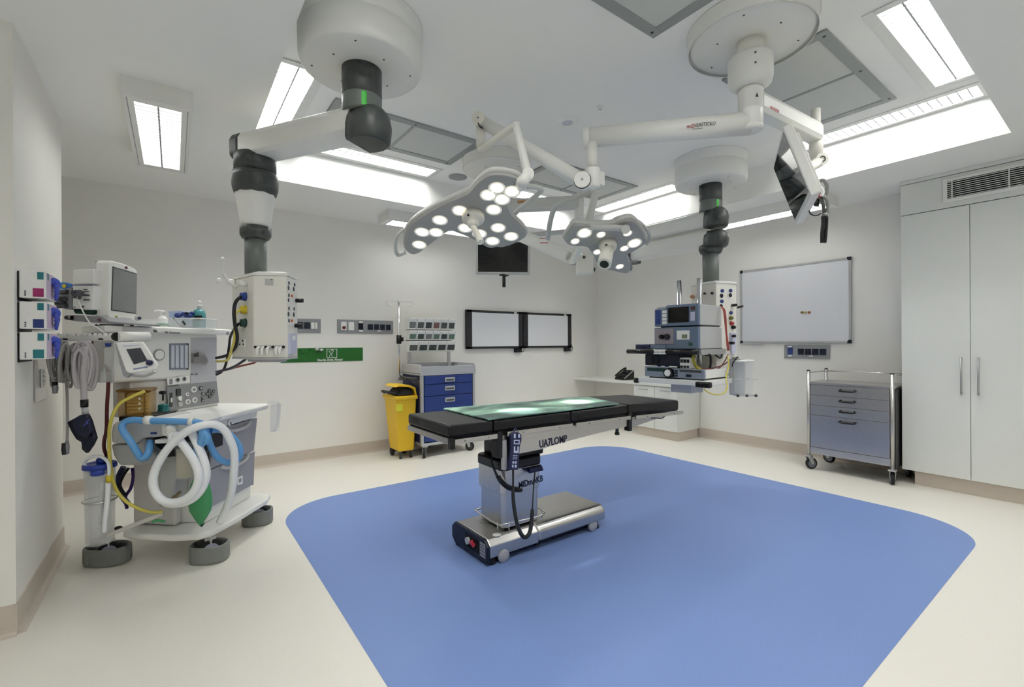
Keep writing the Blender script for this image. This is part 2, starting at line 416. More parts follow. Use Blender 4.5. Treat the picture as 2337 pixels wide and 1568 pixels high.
# ---------------------------------------------------------------- tall cupboard with the air grille above
XC_ = 5.385
t = thing('wall_cupboard', 'tall white built-in cupboard with two doors and bar handles', 'cupboard', (5.6, .4, 0))
obj('carcass', MB().box(XC_+.02, XB-.001, -.9, 1.3, .128, 2.447), LAM, t, .002)
obj('plinth', MB().box(XC_+.045, XB-.012, -.9, 1.22, 0, .128), COVE, t)
for y0, y1, hy in ((.849, 1.3, .9), (.395, .845, .797), (-.06, .391, .34), (-.51, -.064, -.46)):
    d = obj('door', MB().box(XC_, XC_+.019, y0, y1, .13, 2.443), LAM, t, .0015)
    b = MB(); b.tube([(XC_-.028, hy, .85), (XC_-.028, hy, 1.163)], .0065, 10, 1)
    for z in (.865, 1.148): b.cyl((XC_-.028, hy, z), (XC_, hy, z), .005, n=8)
    lab(obj('handle', b, STEELD, d), 'steel bar handle')
b = MB(); b.box(XC_+.004, XC_+.05, -.9, 1.303, 2.45, 2.722); b.box(XC_-.004, XC_+.03, -.9, 1.303, 2.728, ZC-.001); b.box(XC_+.02, XC_+.05, -.9, 1.303, 2.721, 2.729); b.box(XC_+.05, XB-.06, 1.28, 1.303, 2.45, ZC-.001)
tag(obj('bulkhead_panel', b, LAM, None, .0015), 'white bulkhead panel above the tall cupboard doors', 'panel')
t = thing('air_grille', 'white slatted air grille over the tall cupboard', 'air grille', (XC_, .7, 2.59))
def grille():
    y1, y0, z0, z1 = 1.013, -.1, 2.492, 2.693
    b = MB()
    for a in ((y0, y1, z0, z0+.03), (y0, y1, z1-.022, z1), (y1-.028, y1, z0+.03, z1-.022), (y0, y0+.03, z0+.03, z1-.022)): b.box(XC_-.010, XC_+.003, *a)
    for y in (.955, .62, .28): b.box(XC_-.007, XC_+.003, y-.004, y+.004, z0+.03, z1-.022)
    obj('frame', b, WHITE, t, .0015)
    obj('duct_opening', MB().box(XC_-.0005, XC_+.003, y0+.01, y1-.01, z0+.01, z1-.01), DARKH, t)
    b = MB()
    for k in range(9):
        z = z0+.03+(z1-.022-z0-.03)*(k+.5)/9
        b.hexa([(XC_-.008, y0+.02, z-.004), (XC_-.001, y0+.02, z-.001), (XC_-.001, y1-.02, z-.001), (XC_-.008, y1-.02, z-.004)],
               [(XC_-.008, y0+.02, z), (XC_-.001, y0+.02, z+.004), (XC_-.001, y1-.02, z+.004), (XC_-.008, y1-.02, z)])
    obj('slat_bank', b, WHITE, t)
grille()
# ================================================================ things on the back wall
def wall_panel(name, label, x0, x1, z0, z1, items, cat='power panel', group='wall power panels'):
    t = thing(name, label, cat, ((x0+x1)/2, YA, z0), 0, group)
    obj('plate', MB().box(x0, x1, YA-.012, YA, z0, z1), MGREY, t, .002)
    for nm, m, a, c, zz0, zz1 in items:
        obj(nm, MB().box(a, c, YA-.022, YA-.011, zz0, zz1), m, t, .003)
    return t
pw = wall_panel('wall_socket_plate', 'grey wall power panel half hidden behind the near pendant console', .86, 1.342, 1.428, 1.584,
    [('socket', NAVYB, 1.10, 1.155, 1.475, 1.546), ('socket', NAVYB, 1.166, 1.228, 1.475, 1.546), ('switch', PAPER, 1.238, 1.272, 1.472, 1.545), ('switch', OFFW, 1.276, 1.304, 1.472, 1.545)])
pw2 = wall_panel('wall_socket_plate', 'long grey wall power panel with a dark red button, left of the drip pole', 1.522, 2.196, 1.428, 1.586,
    [('switch_plate', PAPER, 1.562, 1.626, 1.462, 1.56), ('switch_plate', PAPER, 1.648, 1.712, 1.462, 1.56), ('socket', NAVYB, 1.765, 1.82, 1.474, 1.545), ('socket_label', PAPER, 1.77, 1.815, 1.55, 1.57), ('socket_label', PAPER, 1.77, 1.815, 1.448, 1.468),
     ('socket', NAVYB, 1.876, 1.938, 1.474, 1.54), ('socket', NAVYB, 1.954, 2.012, 1.474, 1.54), ('socket', NAVYB, 2.028, 2.086, 1.472, 1.538), ('socket', NAVYB, 2.102, 2.16, 1.47, 1.536), ('socket_label', PAPER, 1.995, 2.042, 1.452, 1.464)])
lab(obj('button', MB().cyl((1.594, YA-.024, 1.492), (1.594, YA-.034, 1.492), .019), mat('dark red button', (96, 24, 26), .35), pw2), 'dark red round button')
# sign
t = thing('wall_sign', 'long green wall sign with a white pictogram and a line of white lettering', 'sign', (1.4, YA, 1.10))
obj('panel', MB().box(.93, 1.818, YA-.006, YA, 1.102, 1.258), GREEN, t, .001)
b = MB()
x0, x1, z0, z1 = 1.405, 1.52, 1.142, 1.246; y = YA-.0075
for a in ((x0, x1, z0, z0+.006), (x0, x1, z1-.006, z1), (x0, x0+.006, z0, z1), (x1-.006, x1, z0, z1)): b.box(a[0], a[1], y, YA-.006, a[2], a[3])
def stroke(pts): b.tube([(x0+u*(x1-x0), y, z0+v*(z1-z0)) for u, v in pts], .0028, 6, 4)
stroke([(.20, .70), (.30, .66), (.42, .5), (.5, .32), (.52, .10)]); stroke([(.24, .12), (.32, .32), (.46, .5), (.60, .68), (.62, .84), (.52, .92), (.44, .82), (.36, .78)]); stroke([(.28, .76), (.24, .66)])
obj('pictogram', b, PAPER, t)
text('lettering', 'Sterile Area Ahead', .036, (1.305, YA-.0065, 1.110), (1, 0, 0), (0, 0, 1), PAPER, t, .0006, bold=.02)
for xx, zz in ((1.302, 1.243), (1.348, 1.236)): lab(obj('dome_stud', MB().ball((xx, YA-.012, zz), .021, 14, 1.15, 1, .75), ALU, t), 'small silver dome at the top edge')
# x-ray viewers
def viewer(label, x0, x1):
    t = thing('film_viewer', label, 'x-ray viewer', ((x0+x1)/2, YA, 1.228), 0, 'wall x-ray viewers')
    z0, z1, y = 1.228, 1.764, YA-.045
    b = MB(); b.box(x0, x1, y+.008, YA, z0, z1)
    for a in ((x0, x1, z0, z0+.030), (x0, x1, z1-.032, z1), (x0, x0+.088, z0, z1), (x1-.078, x1, z0, z1)): b.box(a[0], a[1], y, y+.02, a[2], a[3])
    obj('frame', b, mat('dark viewer frame', (46, 46, 48), .45), t, .003)
    obj('light_panel', MB().box(x0+.086, x1-.076, y+.003, y+.012, z0+.028, z1-.03), VIEWP, t, .001)
    lab(obj('film_clip', MB().box(x1-.16, x1-.115, y-.006, y+.004, z1-.03, z1-.006), PAPER, t, .002), 'small white clip')
    obj('switch_box', MB().box(x1-.135, x1-.015, y+.004, YA, z0-.062, z0+.002), BLACK, t, .003)
    obj('cord', MB().tube([(x1-.02, y+.02, z0-.05), (x1+.02, y+.02, z0-.055), (x1+.042, y+.025, z0-.01), (x1+.02, y+.03, z0+.06), (x1-.005, y+.03, z0+.07)], .005, 8), DGREY, t)
viewer('black framed x-ray viewer on the back wall, the left one beside the bin rack', 3.229, 4.197)
viewer('black framed x-ray viewer on the back wall, the right one nearer the desk', 4.210, 5.19)
# ---------------------------------------------------------------- right wall
t = thing('whiteboard', 'large white board with dark corner caps on the right wall', 'whiteboard', (XB, 2.41, 1.285))
y0, y1, z0, z1 = 1.82, 3.008, 1.283, 2.202
obj('surface', MB().box(XB-.016, XB-.001, y0+.01, y1-.01, z0+.01, z1-.01), BOARD, t)
b = MB()
for a in ((y0, y1, z0, z0+.022), (y0, y1, z1-.022, z1), (y0, y0+.022, z0+.022, z1-.022), (y1-.022, y1, z0+.022, z1-.022)): b.box(XB-.022, XB-.001, *a)
obj('frame', b, ALU, t, .003)
for yy in (y0, y1):
    for zz in (z0, z1):
        b = MB(); sy = 1 if yy == y0 else -1; sz = 1 if zz == z0 else -1

        b.prism([(XB-.024, yy-.002*sy, zz-.002*sz), (XB-.024, yy+.036*sy, zz-.002*sz), (XB-.024, yy+.036*sy, zz+.022*sz), (XB-.024, yy+.022*sy, zz+.036*sz), (XB-.024, yy-.002*sy, zz+.036*sz)], (.023, 0, 0))
        obj('corner_cap', b, NAVYB, t, .003)
obj('pen_tray', MB().box(XB-.04, XB-.02, 2.72, y1-.02, z0-.004, z0+.006), ALU, t, .002)
for px, m, nm in ((1830.5, mat('brown magnet', (120, 100, 58), .4), 'brown'), (1838, mat('yellow magnet', (196, 178, 110), .4), 'pale yellow'), (1847, mat('orange magnet', (158, 96, 52), .4), 'orange brown')):
    p = on_x(px, 713, XB-.016)
    solo('magnet', MB().lathe([(.0155, 0), (.014, .009), (.0, .011)], p, 16, (-1, 0, 0)), m, 'small round %s magnet in the row on the whiteboard' % nm, 'magnet', 'magnets on the whiteboard')
t = thing('wall_socket_plate', 'grey power panel with dark sockets on the right wall just below the whiteboard', 'power panel', (XB, 2.25, 1.109), 0, 'wall power panels')
obj('plate', MB().box(XB-.012, XB, 2.022, 2.492, 1.108, 1.2645), MGREY, t, .002)
def rp(nm, m, a, c, e, f): obj(nm, MB().box(XB-.022, XB-.011, c, a, e, f), m, t, .003)
rp('socket', NAVP, 2.452, 2.398, 1.155, 1.228); rp('socket_label', PAPER, 2.448, 2.406, 1.238, 1.252); rp('socket_label', PAPER, 2.446, 2.404, 1.128, 1.143)
for k in range(4): rp('socket', NAVYB, 2.342-.074*k, 2.28-.074*k, 1.152, 1.222)
rp('socket_label', PAPER, 2.228, 2.186, 1.132, 1.142)
# ---------------------------------------------------------------- desk
t = thing('desk', 'white built-in desk with a drawer unit in the far corner', 'desk', (5.55, 4.5, 0))
obj('desktop', MB().box(5.285, XB-.001, 3.56, YA-.001, .705, .742), mat('white desk laminate', (226, 227, 222), .35, var=.01), t, .004)
obj('cabinet', MB().box(5.315, XB-.013, 3.585, 4.29, .12, .704), LAM, t, .002)
obj('plinth', MB().box(5.33, XB-.04, 3.60, 4.25, 0, .12), COVE, t)
for y0, y1 in ((3.59, 3.935), (3.94, 4.285)):
    d = obj('drawer', MB().box(5.297, 5.316, y0, y1, .55, .695), LAM, t, .0015)
    yc = (y0+y1)/2; b = MB(); b.cyl((5.272, yc-.075, .65), (5.272, yc+.075, .65), .005, n=8)
    for k in (-.06, .06): b.cyl((5.272, yc+k, .65), (5.297, yc+k, .65), .004, n=8)
    obj('handle', b, STEELD, d)
    obj('cupboard_door', MB().box(5.297, 5.316, y0, y1, .122, .546), LAM, t, .0015)
# telephone
t = thing('telephone', 'black desk telephone with a silver strip on the white desk', 'telephone', (5.5, 4.63, .742), math.radians(-8))
M = WM[t.name].copy()
b = MB(M); b.prism([(-.10, -.10, 0), (.11, -.10, 0), (.11, -.10, .135), (.085, -.10, .145), (-.10, -.10, .03)], (0, .20, 0)); obj('body', b, BLACK, t, .008)
b = MB(M); b.tube([(-.10, .075, .055), (-.03, .08, .105), (.05, .08, .152), (.10, .075, .165)], [.020, .014, .014, .020], 10, 4); obj('handset', b, BLACK, t)
b = MB(M); b.prism([(-.09, -.104, .028), (.095, -.104, .150), (.103, -.104, .142), (-.082, -.104, .020)], (0, .010, 0)); lab(obj('trim_strip', b, ALU, t), 'silver edge strip')
b = MB(M)
for i in range(4):
    for j in range(3):
        x = -.065+i*.028; z = .03+(x+.10)*.62+.003; b.box(x-.009, x+.009, -.06+j*.032, -.04+j*.032, z, z+.008)
obj('keypad', b, DGREY, t)
b = MB(); b.tube([(5.57, 4.52, .75), (5.60, 4.46, .747), (5.63, 4.50, .748), (5.60, 4.40, .748), (5.66, 4.36, .748)], .004, 6)
solo('phone_cord', b, mat('pinkish cord', (206, 160, 150), .5), 'thin pinkish cord lying beside the black telephone', 'cord')
# ================================================================ stainless trolley
t = thing('steel_trolley', 'stainless steel trolley with four drawers on castors beside the tall cupboard', 'trolley', (5.46, 1.67, 0))
X0, X1, Y0, Y1 = 5.222, 5.70, 1.318, 2.028
for x in (X0+.014, X1-.014):
    for y in (Y0+.014, Y1-.014):
        po = obj('corner_post', MB().cyl((x, y, .135), (x, y, 1.0), .0155, n=14), STEEL, t)
        obj('post_cap', MB().lathe([(.0155, 0), (.0165, .004), (.0165, .012), (.0, .016)], (x, y, 1.0), 14), DGREY, po)
b = MB(); c = [(X0+.014, Y1-.014), (X1-.014, Y1-.014), (X1-.014, Y0+.014), (X0+.014, Y0+.014)]
for i in range(3): b.cyl((*c[i], .985), (*c[i+1], .985), .005, n=8)
obj('guard_rail', b, CHROME, t)
obj('top', MB().box(X0+.004, X1-.004, Y0+.004, Y1-.004, .872, .892), STEEL, t, .003)
obj('body', MB().box(X0+.022, X1-.01, Y0+.012, Y1-.012, .19, .872), STEELD, t)
obj('side_panel', MB().box(X0+.03, X1-.03, Y0-.004, Y0+.012, .15, .862), BLACK, t)
obj('lower_rail', MB().box(X0+.008, X0+.03, Y0+.028, Y1-.028, .165, .232), STEEL, t, .002)
for z0, z1 in ((.765, .862), (.664, .760), (.563, .659), (.238, .558)):
    d = obj('drawer', MB().box(X0+.004, X0+.024, Y0+.032, Y1-.032, z0, z1), STEEL, t, .002)
    yc = (Y0+Y1)/2; zc = z1-.042
    b = MB(); b.tube([(X0+.004, yc-.056, zc+.012), (X0-.026, yc-.054, zc), (X0-.026, yc+.054, zc), (X0+.004, yc+.056, zc+.012)], .0075, 10, 4); lab(obj('handle', b, BLACK, d), 'black pull handle')
def castor(t, x, y, r, ang, forkmat=ALU, wheelmat=DGREY, w=.026, ztop=None, tyre=RUBBER):
    dx, dy = math.cos(ang), math.sin(ang); ax = Vector((-dy, dx, 0)); c = Vector((x-dx*r*.45, y-dy*r*.45, r))
    g = obj('castor', MB().lathe([(r*.3, -w/2), (r*.96, -w/2), (r, -w/4), (r, w/4), (r*.96, w/2), (r*.3, w/2)], c, 28, ax), tyre, t)
    obj('wheel_hub', MB().cyl(c-ax*(w/2+.002), c+ax*(w/2+.002), r*.72, n=24), wheelmat, g)
    zt = ztop or 2*r+.025; b = MB()
    for k in (-1, 1):
        o = ax*k*(w/2+.005)
        b.prism([c+o+Vector((-dx*.014, -dy*.014, -.008)), c+o+Vector((dx*.010, dy*.010, -.010)), Vector((x+dx*.026, y+dy*.026, zt-.012))+o, Vector((x-dx*.03, y-dy*.03, zt-.012))+o], ax*k*.004)
    b.box(x-.032, x+.032, y-.026, y+.026, zt-.014, zt); b.cyl((x, y, zt-.002), (x, y, zt+.03), .012, n=12)
    obj('fork', b, forkmat, g)
castor(t, X0+.014, Y0+.014, .058, math.radians(200), wheelmat=mat('castor grey', (112, 116, 128), .5))
castor(t, X0+.014, Y1-.014, .058, math.radians(150), wheelmat=MATS['castor grey'])
castor(t, X1-.014, Y1-.014, .058, math.radians(80), wheelmat=MATS['castor grey']); castor(t, X1-.014, Y0+.014, .058, math.radians(30), wheelmat=MATS['castor grey'])
# ================================================================ blue drawer cart with bin rack and drip pole
t = thing('drawer_cart', 'blue and grey medical cart with four drawers against the back wall', 'medical cart', (2.6, 5.1, 0))
X0, X1, Y0, Y1 = 2.256, 2.972, 4.82, 5.36
obj('body', MB().box(X0+.008, X1-.008, Y0+.012, Y1, .16, .945), mat('cart side navy', (38, 46, 88), .45), t, .004)
for x in (X0, X1-.034): obj('corner_post', MB().box(x, x+.034, Y0, Y0+.045, .15, .95), ALU, t, .008)
b = MB()
b.box(X0-.004, X1+.004, Y0-.004, Y1, .935, .955)
for a in ((X0-.004, X1+.004, Y0-.004, Y0+.014, .955, 1.038), (X0-.004, X0+.014, Y0+.014, Y1, .955, 1.06), (X1-.014, X1+.004, Y0+.014, Y1, .955, 1.06), (X0+.014, X1-.014, Y1-.014, Y1, .955, 1.06)): b.box(*a)
obj('top_tray', b, mat('cart top grey', (182, 183, 186), .4), t, .004)
for z0, z1 in ((.835, .93), (.70, .828), (.455, .693), (.18, .448)):
    d = obj('drawer', MB().box(X0+.042, X1-.042, Y0-.002, Y0+.02, z0, z1), CARTB, t, .004)
    xc = 2.62; zc = z1-.05
    b = MB(); b.box(xc-.065, xc+.065, Y0-.012, Y0-.001, zc-.026, zc+.026); b.k = 1; b.box(xc-.05, xc+.05, Y0-.0135, Y0-.011, zc-.014, zc+.004)
    lab(obj('handle', b, [ALU, DGREY], d, .003), 'silver recessed pull')
obj('base', MB().box(X0, X1, Y0, Y1, .13, .165), ALU, t, .01)
for x, y, a in ((X0+.05, Y0+.03, 60), (X1-.09, Y0+.03, 130), (X0+.05, Y1-.05, 90), (X1-.06, Y1-.05, 90)): castor(t, x, y, .055, math.radians(a), ztop=.132)
obj('push_bar', MB().tube([(X0, Y0+.08, .90), (X0-.05, Y0+.10, .905), (X0-.05, Y1-.05, .905), (X0, Y1-.03, .90)], .012, 8, 4), DGREY, t)
# rack posts + rack are parts of the cart
for x in (2.30, 2.845): lab(obj('rack_post', MB().box(x, x+.035, Y1-.09, Y1-.06, .95, 1.62), ALU, t), 'slotted silver upright behind the bins')
solo('writing_pad', MB().box(2.60, 2.74, 5.02, 5.10, .956, .985), NAVYB, 'small dark pad lying on top of the blue cart', 'pad', None, .004)
BIN = mat('smoky bin plastic', (120, 124, 122), .2, trans=.3, var=.2, scale=9)
for z0, z1, n, xx in ((1.475, 1.612, 6, 0), (1.345, 1.462, 6, 0), (1.205, 1.335, 5, 0)):
    r = obj('bin_rack', MB().box(2.262, 2.895, 5.262, 5.272, z0-.008, z1+.004), WHITE, t)
    w = (2.895-2.262)/n
    for k in range(n):
        a = 2.262+w*k; b = MB()
        b.prism([(a+.003, 5.262, z0), (a+.003, 5.185, z0), (a+.003, 5.150, z1-.012), (a+.003, 5.150, z1), (a+.003, 5.262, z1)], (w-.006, 0, 0))
        b.k = 1
        f0 = Vector((0, 5.185, z0)); f1 = Vector((0, 5.150, z1-.012)); q = lambda x, s: Vector((x, f0.y+(f1.y-f0.y)*s-.0025, f0.z+(f1.z-f0.z)*s))
        b.prism([q(a+.013, .12), q(a+w-.013, .12), q(a+w-.013, .70), q(a+.013, .70)], (0, .004, 0))
        tint = random.choice([(70, 78, 72), (96, 98, 92), (120, 122, 120), (70, 70, 70), (104, 126, 110), (128, 96, 88)])
        obj('tilt_bin', b, [WHITE, mat('bin contents', tint, .3, var=.35, scale=30)], r)
# drip pole is clamped to the cart
PX, PY = 2.19, 5.29
b = MB(); b.cyl((PX, PY, .86), (PX, PY, 1.80), .0125, n=12); pole = obj('drip_pole', b, CHROME, t)
b = MB(); b.cyl((PX, PY, 1.30), (PX, PY, 1.405), .03, n=14); b.box(PX-.02, PX+.05, PY-.02, PY+.02, 1.33, 1.38); lab(obj('clamp', b, BLACK, pole), 'black clamp')
b = MB()
for s in (-1, 1): b.tube([(PX, PY, 1.815), (PX+.06*s, PY-.01, 1.815), (PX+.15*s, PY-.03, 1.815), (PX+.165*s, PY-.03, 1.80), (PX+.155*s, PY-.03, 1.765), (PX+.10*s, PY-.03, 1.755)], .006, 8, 4)
b.ball((PX, PY, 1.815), .022, 12)
obj('bag_hook', b, WHITE, pole)
b = MB(); b.box(PX-.02, X0+.012, PY-.02, PY+.02, .86, .90); obj('pole_bracket', b, ALU, t, .004)
# ================================================================ yellow bin
t = thing('waste_bin', 'yellow wheeled waste bin with open lid left of the blue cart', 'bin', (2.1, 5.05, 0))
def ringbox(mb, a, b_, z0, z1): mb.hexa([(p[0], p[1], z0) for p in a], [(p[0], p[1], z1) for p in b_])
lo = [(2.03, 4.92), (2.215, 4.92), (2.215, 5.20), (2.03, 5.20)]; hi = [(1.985, 4.89), (2.235, 4.89), (2.235, 5.25), (1.985, 5.25)]
b = MB(); ringbox(b, lo, hi, .085, .70); obj('body', b, YELLOW, t, .018, 3)
b = MB(); ringbox(b, [(1.972, 4.876), (2.243, 4.876), (2.243, 5.262), (1.972, 5.262)], [(1.972, 4.876), (2.243, 4.876), (2.243, 5.262), (1.972, 5.262)], .672, .712); obj('rim', b, YELLOW, t, .008)
b = MB(); ringbox(b, [(2.0, 4.905), (2.22, 4.905), (2.22, 5.235), (2.0, 5.235)], [(2.06, 4.95), (2.20, 4.95), (2.20, 5.19), (2.06, 5.19)], .712, .80); obj('bag_liner', b, RUBBER, t, .03, 3)
b = MB(); b.prism([(1.985, 4.90, .815), (2.03, 4.90, .84), (2.16, 4.90, .83), (2.225, 4.90, .80), (2.243, 4.90, .70), (2.232, 4.90, .70), (2.205, 4.90, .785), (2.15, 4.90, .808), (2.03, 4.90, .82)], (0, .34, 0)); obj('lid', b, YELLOW, t, .006)
b = MB(); b.tube([(1.985, 4.95, .735), (1.945, 4.955, .755), (1.945, 5.19, .755), (1.985, 5.20, .735)], .016, 8, 4); lab(obj('handle', b, RUBBER, t), 'black carrying handle')
b = MB(); b.box(1.99, 2.06, 4.886, 4.894, .55, .63); lab(obj('sticker', b, mat('fluorescent sticker', (226, 222, 60), .5), t), 'fluorescent yellow sticker')
b = MB(); b.box(2.15, 2.195, 4.894, 4.90, .44, .50); lab(obj('label_plate', b, PAPER, t), 'small white label')
for x in (2.05, 2.195): obj('wheel', MB().lathe([(.0, -.015), (.044, -.015), (.05, -.008), (.05, .008), (.044, .015), (.0, .015)], (x, 5.17, .05), 20, (1, 0, 0)), RUBBER, t)
b = MB(); b.cyl((2.04, 5.17, .05), (2.205, 5.17, .05), .008, n=8)
for x in (2.06, 2.185): b.box(x-.012, x+.012, 4.935, 4.965, 0, .09)
obj('axle', b, DGREY, t)
# ================================================================ on the pier
gb = 'glove boxes on the left wall pier'
def glove_box(label, z0, mprint, name_col):
    h = .128; x0, x1, y0, y1 = -.579, -.484, 3.052, 3.292
    t = thing('glove_box', label, 'glove box', (x0, (y0+y1)/2, z0), 0, gb)
    obj('carton', MB().box(x0+.006, x1, y0, y1, z0, z0+h), PAPER, t, .004)
    obj('holder', MB().box(x0, x0+.006, y0+.004, y1, z0-.012, z0+h-.006), BLACK, t, .001)
    obj('side_print', MB().box(x1-.001, x1+.0015, y0+.01, y1-.01, z0+.006, z0+h-.006), PINK, t)
    y = y0-.001
    b = MB(); b.box(x1-.044, x1-.008, y-.001, y0, z0+.006, z0+.046); obj('colour_panel', b, mprint, t)
    b = MB(); b.box(x1-.029, x1-.008, y-.001, y0, z0+.088, z0+.122); obj('badge', b, TEALP, t)
    b = MB(); b.box(x1-.002, x1+.0022, y0+.02, y0+.05, z0+.09, z0+.12); obj('side_badge', b, TEALP, t)
    b = MB()
    for k in range(3): b.cyl((x0+.026, y-.001, z0+.012+.009*k), (x0+.026, y0, z0+.012+.009*k), .0032, n=8)
    obj('symbol', b, INK, t)
    g = MB(); zc = z0+.07; yc = y0+.11
    g.tube([(x1-.004, yc, zc+.012), (x1+.010, yc+.004, zc+.024), (x1+.018, yc+.012, zc+.012), (x1+.016, yc+.018, zc-.012)], [.014, .018, .016, .010], 9, 5, flat=.45)
    for ky, kz, kr in ((.0, -.058, .0055), (.014, -.07, .006), (.028, -.05, .005), (-.014, -.03, .005)): g.tube([(x1+.012, yc+.012+ky*.4, zc+.008), (x1+.019, yc+.014+ky, zc-.016), (x1+.012+.02*abs(ky), yc+.018+ky*1.2, zc+kz)], [.011, .008, kr], 7, 4)
    lab(obj('glove', g, GLOVE, t), 'blue rubber glove poking out of the side')
glove_box('glove box with a magenta print panel, topmost of the stack on the pier', 1.523, MAGEN, 'magenta')
glove_box('glove box with a navy print panel, middle of the stack on the pier', 1.378, NAVP, 'navy')
glove_box('glove box with a teal print panel, lowest of the stack on the pier', 1.236, TEALP, 'teal')
t = thing('switch_plate', 'tall stainless switch plate on the pier below the glove boxes', 'switch plate', (-.58, 3.47, 1.0))
obj('plate', MB().box(-.579, -.573, 3.36, 3.60, 1.01, 1.235), STEEL, t, .001)
b = MB(); b.box(-.573, -.565, 3.46, 3.52, 1.075, 1.175); obj('rocker_bank', b, PAPER, t, .004)
for z in (1.10, 1.125, 1.15): obj('rocker', MB().box(-.566, -.558, 3.472, 3.508, z-.009, z+.009), ALU, t, .002)
# ================================================================ ceiling pendants
def canopy(t, x, y, r, zb, m=WHITE, seam=True, screws=8):
    b = MB(); b.lathe([(r+.008, ZR-.0005), (r+.008, ZR-.012), (r, ZR-.014), (r, ZR-.085), (r-.0025, ZR-.087), (r-.0025, ZR-.090), (r, ZR-.092), (r*.995, zb+.035), (r*.975, zb+.012), (r*.93, zb), (.10, zb)], (x, y, 0), 64)
    b.k = 1
    for k in range(screws):
        a = 2*PI*k/screws+.35; rr = r*.80 if k % 2 else r*.55
        b.cyl((x+rr*math.cos(a), y+rr*math.sin(a), zb-.002), (x+rr*math.cos(a), y+rr*math.sin(a), zb+.004), .0055, n=8)
    return obj('ceiling_cover', b, [m, DGREY], t)
def head_column(t, x, y, r, zt, zm, zb, led_ang):
    obj('column', MB().lathe([(r, zt+.02), (r, zm+.004), (r*.985, zm+.002)], (x, y, 0), 40), DGREY, t)
    b = MB(); b.lathe([(r*.985, zm+.002), (r, zm), (r, zb+.01), (r*.97, zb), (0, zb)], (x, y, 0), 40); ring = obj('column_ring', b, TGREY, t)
    b = MB(); n = 6; P = []
    a0 = led_ang
    for rr in (r*1.001, r*1.012):
        for i in range(n+1):
            a = a0-.13+.26*i/n; P.append((rr, a))
    v = []
    for rr, a in P:
        for z in (zb+.008, zm-.008): v.append((x+rr*math.cos(a), y+rr*math.sin(a), z))
    k = 2*(n+1)
    f = []
    for i in range(n):
        f += [(k+2*i, k+2*i+2, k+2*i+3, k+2*i+1), (2*i, 2*i+1, k+2*i+1, k+2*i) if i == 0 else (2*i, 2*i+2, k+2*i+2, k+2*i)]
    b.add(v, f); lab(obj('indicator_light', b, LED, ring), 'green indicator light')
def nose(t, x, y, u, z0, z1, r, name='arm_nose'):
    # rounded dark end cap: half circle in plan, belly at the bottom, ridge down the middle
    u = Vector(u).normalized(); s = Vector((-u.y, u.x, 0)); c = Vector((x, y, 0)); b = MB()
    rows = []
    for h, sc, pk in ((0, .90, .88), (.05, .98, .97), (.10, 1.0, 1.0), (.45, .98, 1.0), (.75, .84, .86), (.93, .62, .62), (1, .45, .45)):
        z = z0+(z1-z0)*h; row = []
        for i in range(13):
            a = -PI/2+PI*i/12
            row.append(c+u*(r*1.12*pk*math.cos(a)**.8 if abs(math.cos(a)) > 1e-6 else 0)+s*(r*sc*math.sin(a))+ZV*z-u*r*.25*(1-h))
        row += [c+s*(r*sc*.9)-u*r*.7+ZV*z, c-s*(r*sc*.9)-u*r*.7+ZV*z]
        rows.append(row)
    n = len(rows[0]); v = [p for row in rows for p in row]
    f = [(k*n+i, k*n+(i+1) % n, (k+1)*n+(i+1) % n, (k+1)*n+i) for k in range(len(rows)-1) for i in range(n)]
    b.add(v, f, True); b.add(rows[0], [tuple(range(n))[::-1]]); b.add(rows[-1], [tuple(range(n))])
    return obj(name, b, DGREY, t)
def arm_beam(t, p0, p1, z0, z1, w, m=WHITE):
    p0 = Vector(p0); p1 = Vector(p1); u = (p1-p0).normalized(); s = Vector((-u.y, u.x, 0)); hz = z1-z0
    prof = [(-w/2, z0+hz*.10), (-w*.36, z0), (w*.36, z0), (w/2, z0+hz*.10), (w/2, z0+hz*.72), (w*.40, z1-hz*.06), (w*.28, z1), (-w*.28, z1), (-w*.40, z1-hz*.06), (-w/2, z0+hz*.72)]
    b = MB(); b.prism([p0+s*a+ZV*z for a, z in prof], p1-p0)
    return obj('support_arm', b, m, t, .006)
def console(t, poly, z0, z1, tube_xy, name='service_console'):
    cx = sum(p[0] for p in poly)/len(poly); cy = sum(p[1] for p in poly)/len(poly)
    g = lambda k: [(cx+(p[0]-cx)*k, cy+(p[1]-cy)*k) for p in poly]
    o = obj(name, MB(MC).slab(poly, z0, z1), OFFW, t, .004)
    b = MB(MC)
    n = len(poly); a = g(1.03); c = g(.72)
    b.slab(a, z1, z1+.016)
    v = [(*p, z1+.016) for p in a]+[(*p, z1+.032) for p in c]
    b.add(v, [(i, (i+1) % n, n+(i+1) % n, n+i) for i in range(n)]+[tuple(range(n, 2*n))])
    obj('console_cap', b, WHITE, o, .002)
    b = MB(MC); b.slab(g(1.015), z0-.012, z0); b.slab(g(.6), z0-.03, z0-.012); obj('console_base', b, LGREY, o, .003)
    return o
